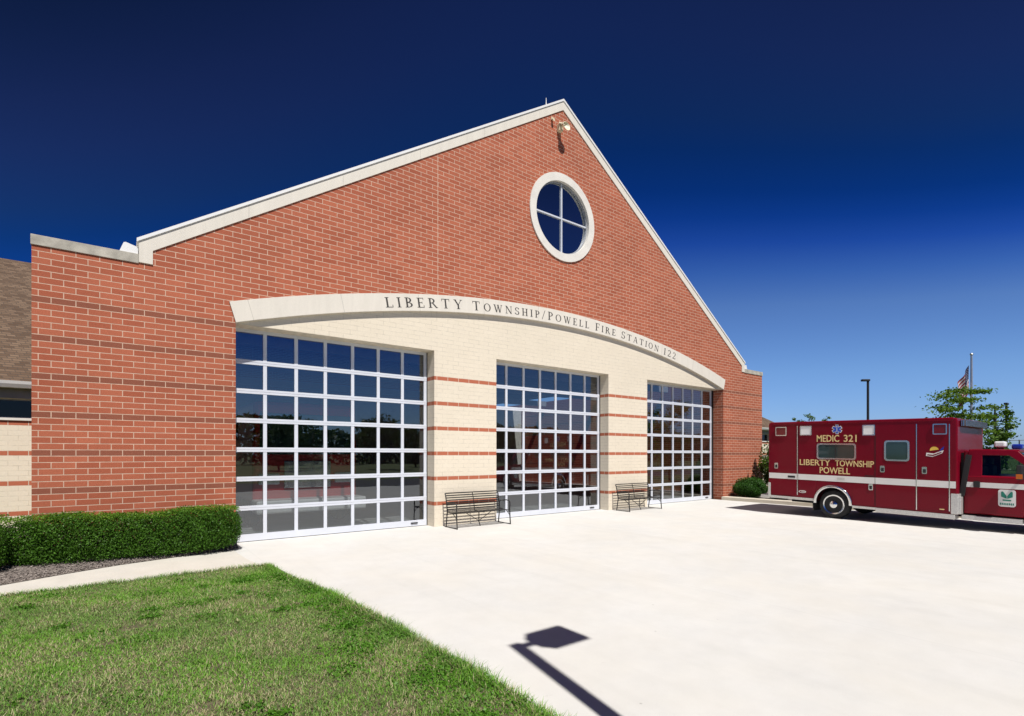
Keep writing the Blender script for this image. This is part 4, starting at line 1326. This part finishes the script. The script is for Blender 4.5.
# limp flag: bands drape from the hoist towards the lower left, in soft folds
vx = Vector((-.80, .60, 0))     # picture-left direction
def flag_pt(u, v):
    # u along the fly 0..1, v down the hoist 0..1; the fly end hangs down
    out = u * .72 * (1 - .25 * v) + .05 * math.sin(u * 9 + v * 2) * u
    down = v * 1.45 + u * 1.25
    fold = .10 * math.sin(u * 11 + v * 3.0) * (.25 + u)
    nrm = Vector((.6, .8, 0))
    p = vx * (.07 + out) + nrm * fold
    return (p.x, p.y, -down)
def flag_part(name, u0, u1, v0, v1, mat, nu=16, nv=3):
    m = MB()
    front = [flag_pt(u0 + (u1 - u0) * i / nu, v0 + (v1 - v0) * j / nv) for i in range(nu + 1) for j in range(nv + 1)]
    k = len(front)
    back = [(x + .004, y + .006, z) for x, y, z in front]
    Fs = []
    for i in range(nu):
        for j in range(nv):
            a = i * (nv + 1) + j
            q = (a, a + nv + 1, a + nv + 2, a + 1)
            Fs.append(q); Fs.append(tuple(b + k for b in q[::-1]))
    m.add(front + back, Fs)
    return m
mr_, mw_ = MB(), MB()
for i in range(13):
    u0 = .42 if i < 7 else 0
    t = flag_part('s', u0, 1, i / 13, (i + 1) / 13, None)
    (mr_ if i % 2 == 0 else mw_).add(t.v, t.f)
mr_.build('red_stripes', M['flagred'], fl); mw_.build('white_stripes', M['flagwhite'], fl)
can = flag_part('c', 0, .42, 0, 7 / 13, None, 8, 6).build('canton', M['flagblue'], fl)
stp = MB()
for i in range(9):
    for j in range(5 if i % 2 == 0 else 4):
        u = .03 + .36 * i / 8; v = (.05 + .105 * j) + (.05 if i % 2 else 0)
        p = flag_pt(u, v)
        r_ = .015
        stp.add([(p[0] - .010 + vx.x * r_ * math.cos(a) * (1 if b % 2 == 0 else .45), p[1] - .014 + vx.y * r_ * math.cos(a) * (1 if b % 2 == 0 else .45), p[2] + r_ * math.sin(a) * (1 if b % 2 == 0 else .45)) for b, a in enumerate([R(90 + 36 * q) for q in range(10)])], [tuple(range(10))])
stp.build('stars', M['flagwhite'], can)

fe = empty('fence', (70, 0, -.06))
tag(fe, 'distant wire fence on posts beyond the cab of the ambulance', 'fence')
d0 = Vector((-.30, -1.0, 0)).normalized()
mb = MB(); rl = MB()
A = Vector((0, 2.0, 0)); Bv = A + d0 * 40
for i in range(14):
    p = A + d0 * (40 * i / 13)
    mb.tube([p, p + Vector((0, 0, 3.2))], .05, 6)
for z in (3.15, 2.3, 1.4, .3):
    rl.tube([A + Vector((0, 0, z)), Bv + Vector((0, 0, z))], .03, 5)
mb.build('posts', M['beam'], fe); rl.build('rails', M['beam'], fe)

# ------------------------------------------------------------------ light
sun_to = Vector((-.20, -1.0, 1.65)).normalized()
sl = bpy.data.lights.new('sun', 'SUN')
sl.energy = 4.6; sl.angle = R(.53); sl.color = (1.0, .965, .915)
so = bpy.data.objects.new('sun', sl)
so.rotation_euler = sun_to.to_track_quat('Z', 'Y').to_euler()
so.location = (-5, -25, 40)
COL.objects.link(so)
w = bpy.data.worlds.new("World"); S.world = w
w.use_nodes = True
nt = w.node_tree
nt.nodes.clear()
out = nt.nodes.new('ShaderNodeOutputWorld')
bg = nt.nodes.new('ShaderNodeBackground'); bg.inputs[1].default_value = .10
sky = nt.nodes.new('ShaderNodeTexSky'); sky.sky_type = 'NISHITA'; sky.sun_disc = False
sky.sun_elevation = math.asin(sun_to.z); sky.sun_rotation = math.atan2(sun_to.x, sun_to.y)
sky.air_density = 1.0; sky.dust_density = .6; sky.ozone_density = 2.0; sky.altitude = 200
geo = nt.nodes.new('ShaderNodeNewGeometry')
tc = nt.nodes.new('ShaderNodeTexCoord')
sp = nt.nodes.new('ShaderNodeSeparateXYZ'); nt.links.new(tc.outputs['Generated'], sp.inputs[0])
# deep, polarised-looking clear sky: darker and bluer with height, a little brighter towards the east
el = math_n(nt, 'MAXIMUM', sp.outputs[2], 0.)
ch = math_n(nt, 'ADD', math_n(nt, 'MULTIPLY', sp.outputs[0], math.sin(YAW)), math_n(nt, 'MULTIPLY', sp.outputs[1], math.cos(YAW)))
flat2 = math_n(nt, 'MAXIMUM', math_n(nt, 'SUBTRACT', 1., math_n(nt, 'MULTIPLY', el, el)), 1e-4)
sin2 = math_n(nt, 'SUBTRACT', 1., math_n(nt, 'DIVIDE', math_n(nt, 'MULTIPLY', ch, ch), flat2))
t = math_n(nt, 'MULTIPLY', el, math_n(nt, 'MULTIPLY_ADD', sin2, .80, 1.))
t = math_n(nt, 'ADD', math_n(nt, 'MULTIPLY_ADD', sp.outputs[0], -.15, .10), t)
ramp = nt.nodes.new('ShaderNodeValToRGB')
nt.links.new(t, ramp.inputs[0])
cr = ramp.color_ramp
RAMP = ((0., (.45, .62, 1.05)), (.13, (.44, .615, .935)), (.26, (.345, .50, .81)), (.32, (.178, .352, .755)), (.373, (.064, .21, .67)), (.416, (.024, .147, .53)),
        (.458, (.014, .116, .41)), (.52, (.018, .104, .32)), (.566, (.034, .106, .28)), (.66, (.056, .098, .25)), (.73, (.058, .088, .22)), (.85, (.039, .064, .15)))
cr.elements[0].position = 0.; cr.elements[0].color = (*RAMP[0][1], 1)
cr.elements[1].position = .85; cr.elements[1].color = (*RAMP[-1][1], 1)
for pos, c in RAMP[1:-1]:
    e = cr.elements.new(pos); e.color = (*c, 1)
c = mix_c(nt, 1., sky.outputs[0], ramp.outputs[0], 'MULTIPLY')
nt.links.new(c, bg.inputs[0])
nt.links.new(bg.outputs[0], out.inputs[0])

# ------------------------------------------------------------------ render settings
S.view_settings.view_transform = 'Standard'
S.view_settings.look = 'None'
S.view_settings.exposure = .35
S.view_settings.gamma = 1
S.view_settings.use_curve_mapping = False
S.render.engine = 'CYCLES'
S.cycles.max_bounces = 8
S.cycles.transparent_max_bounces = 16
S.cycles.use_denoising = True
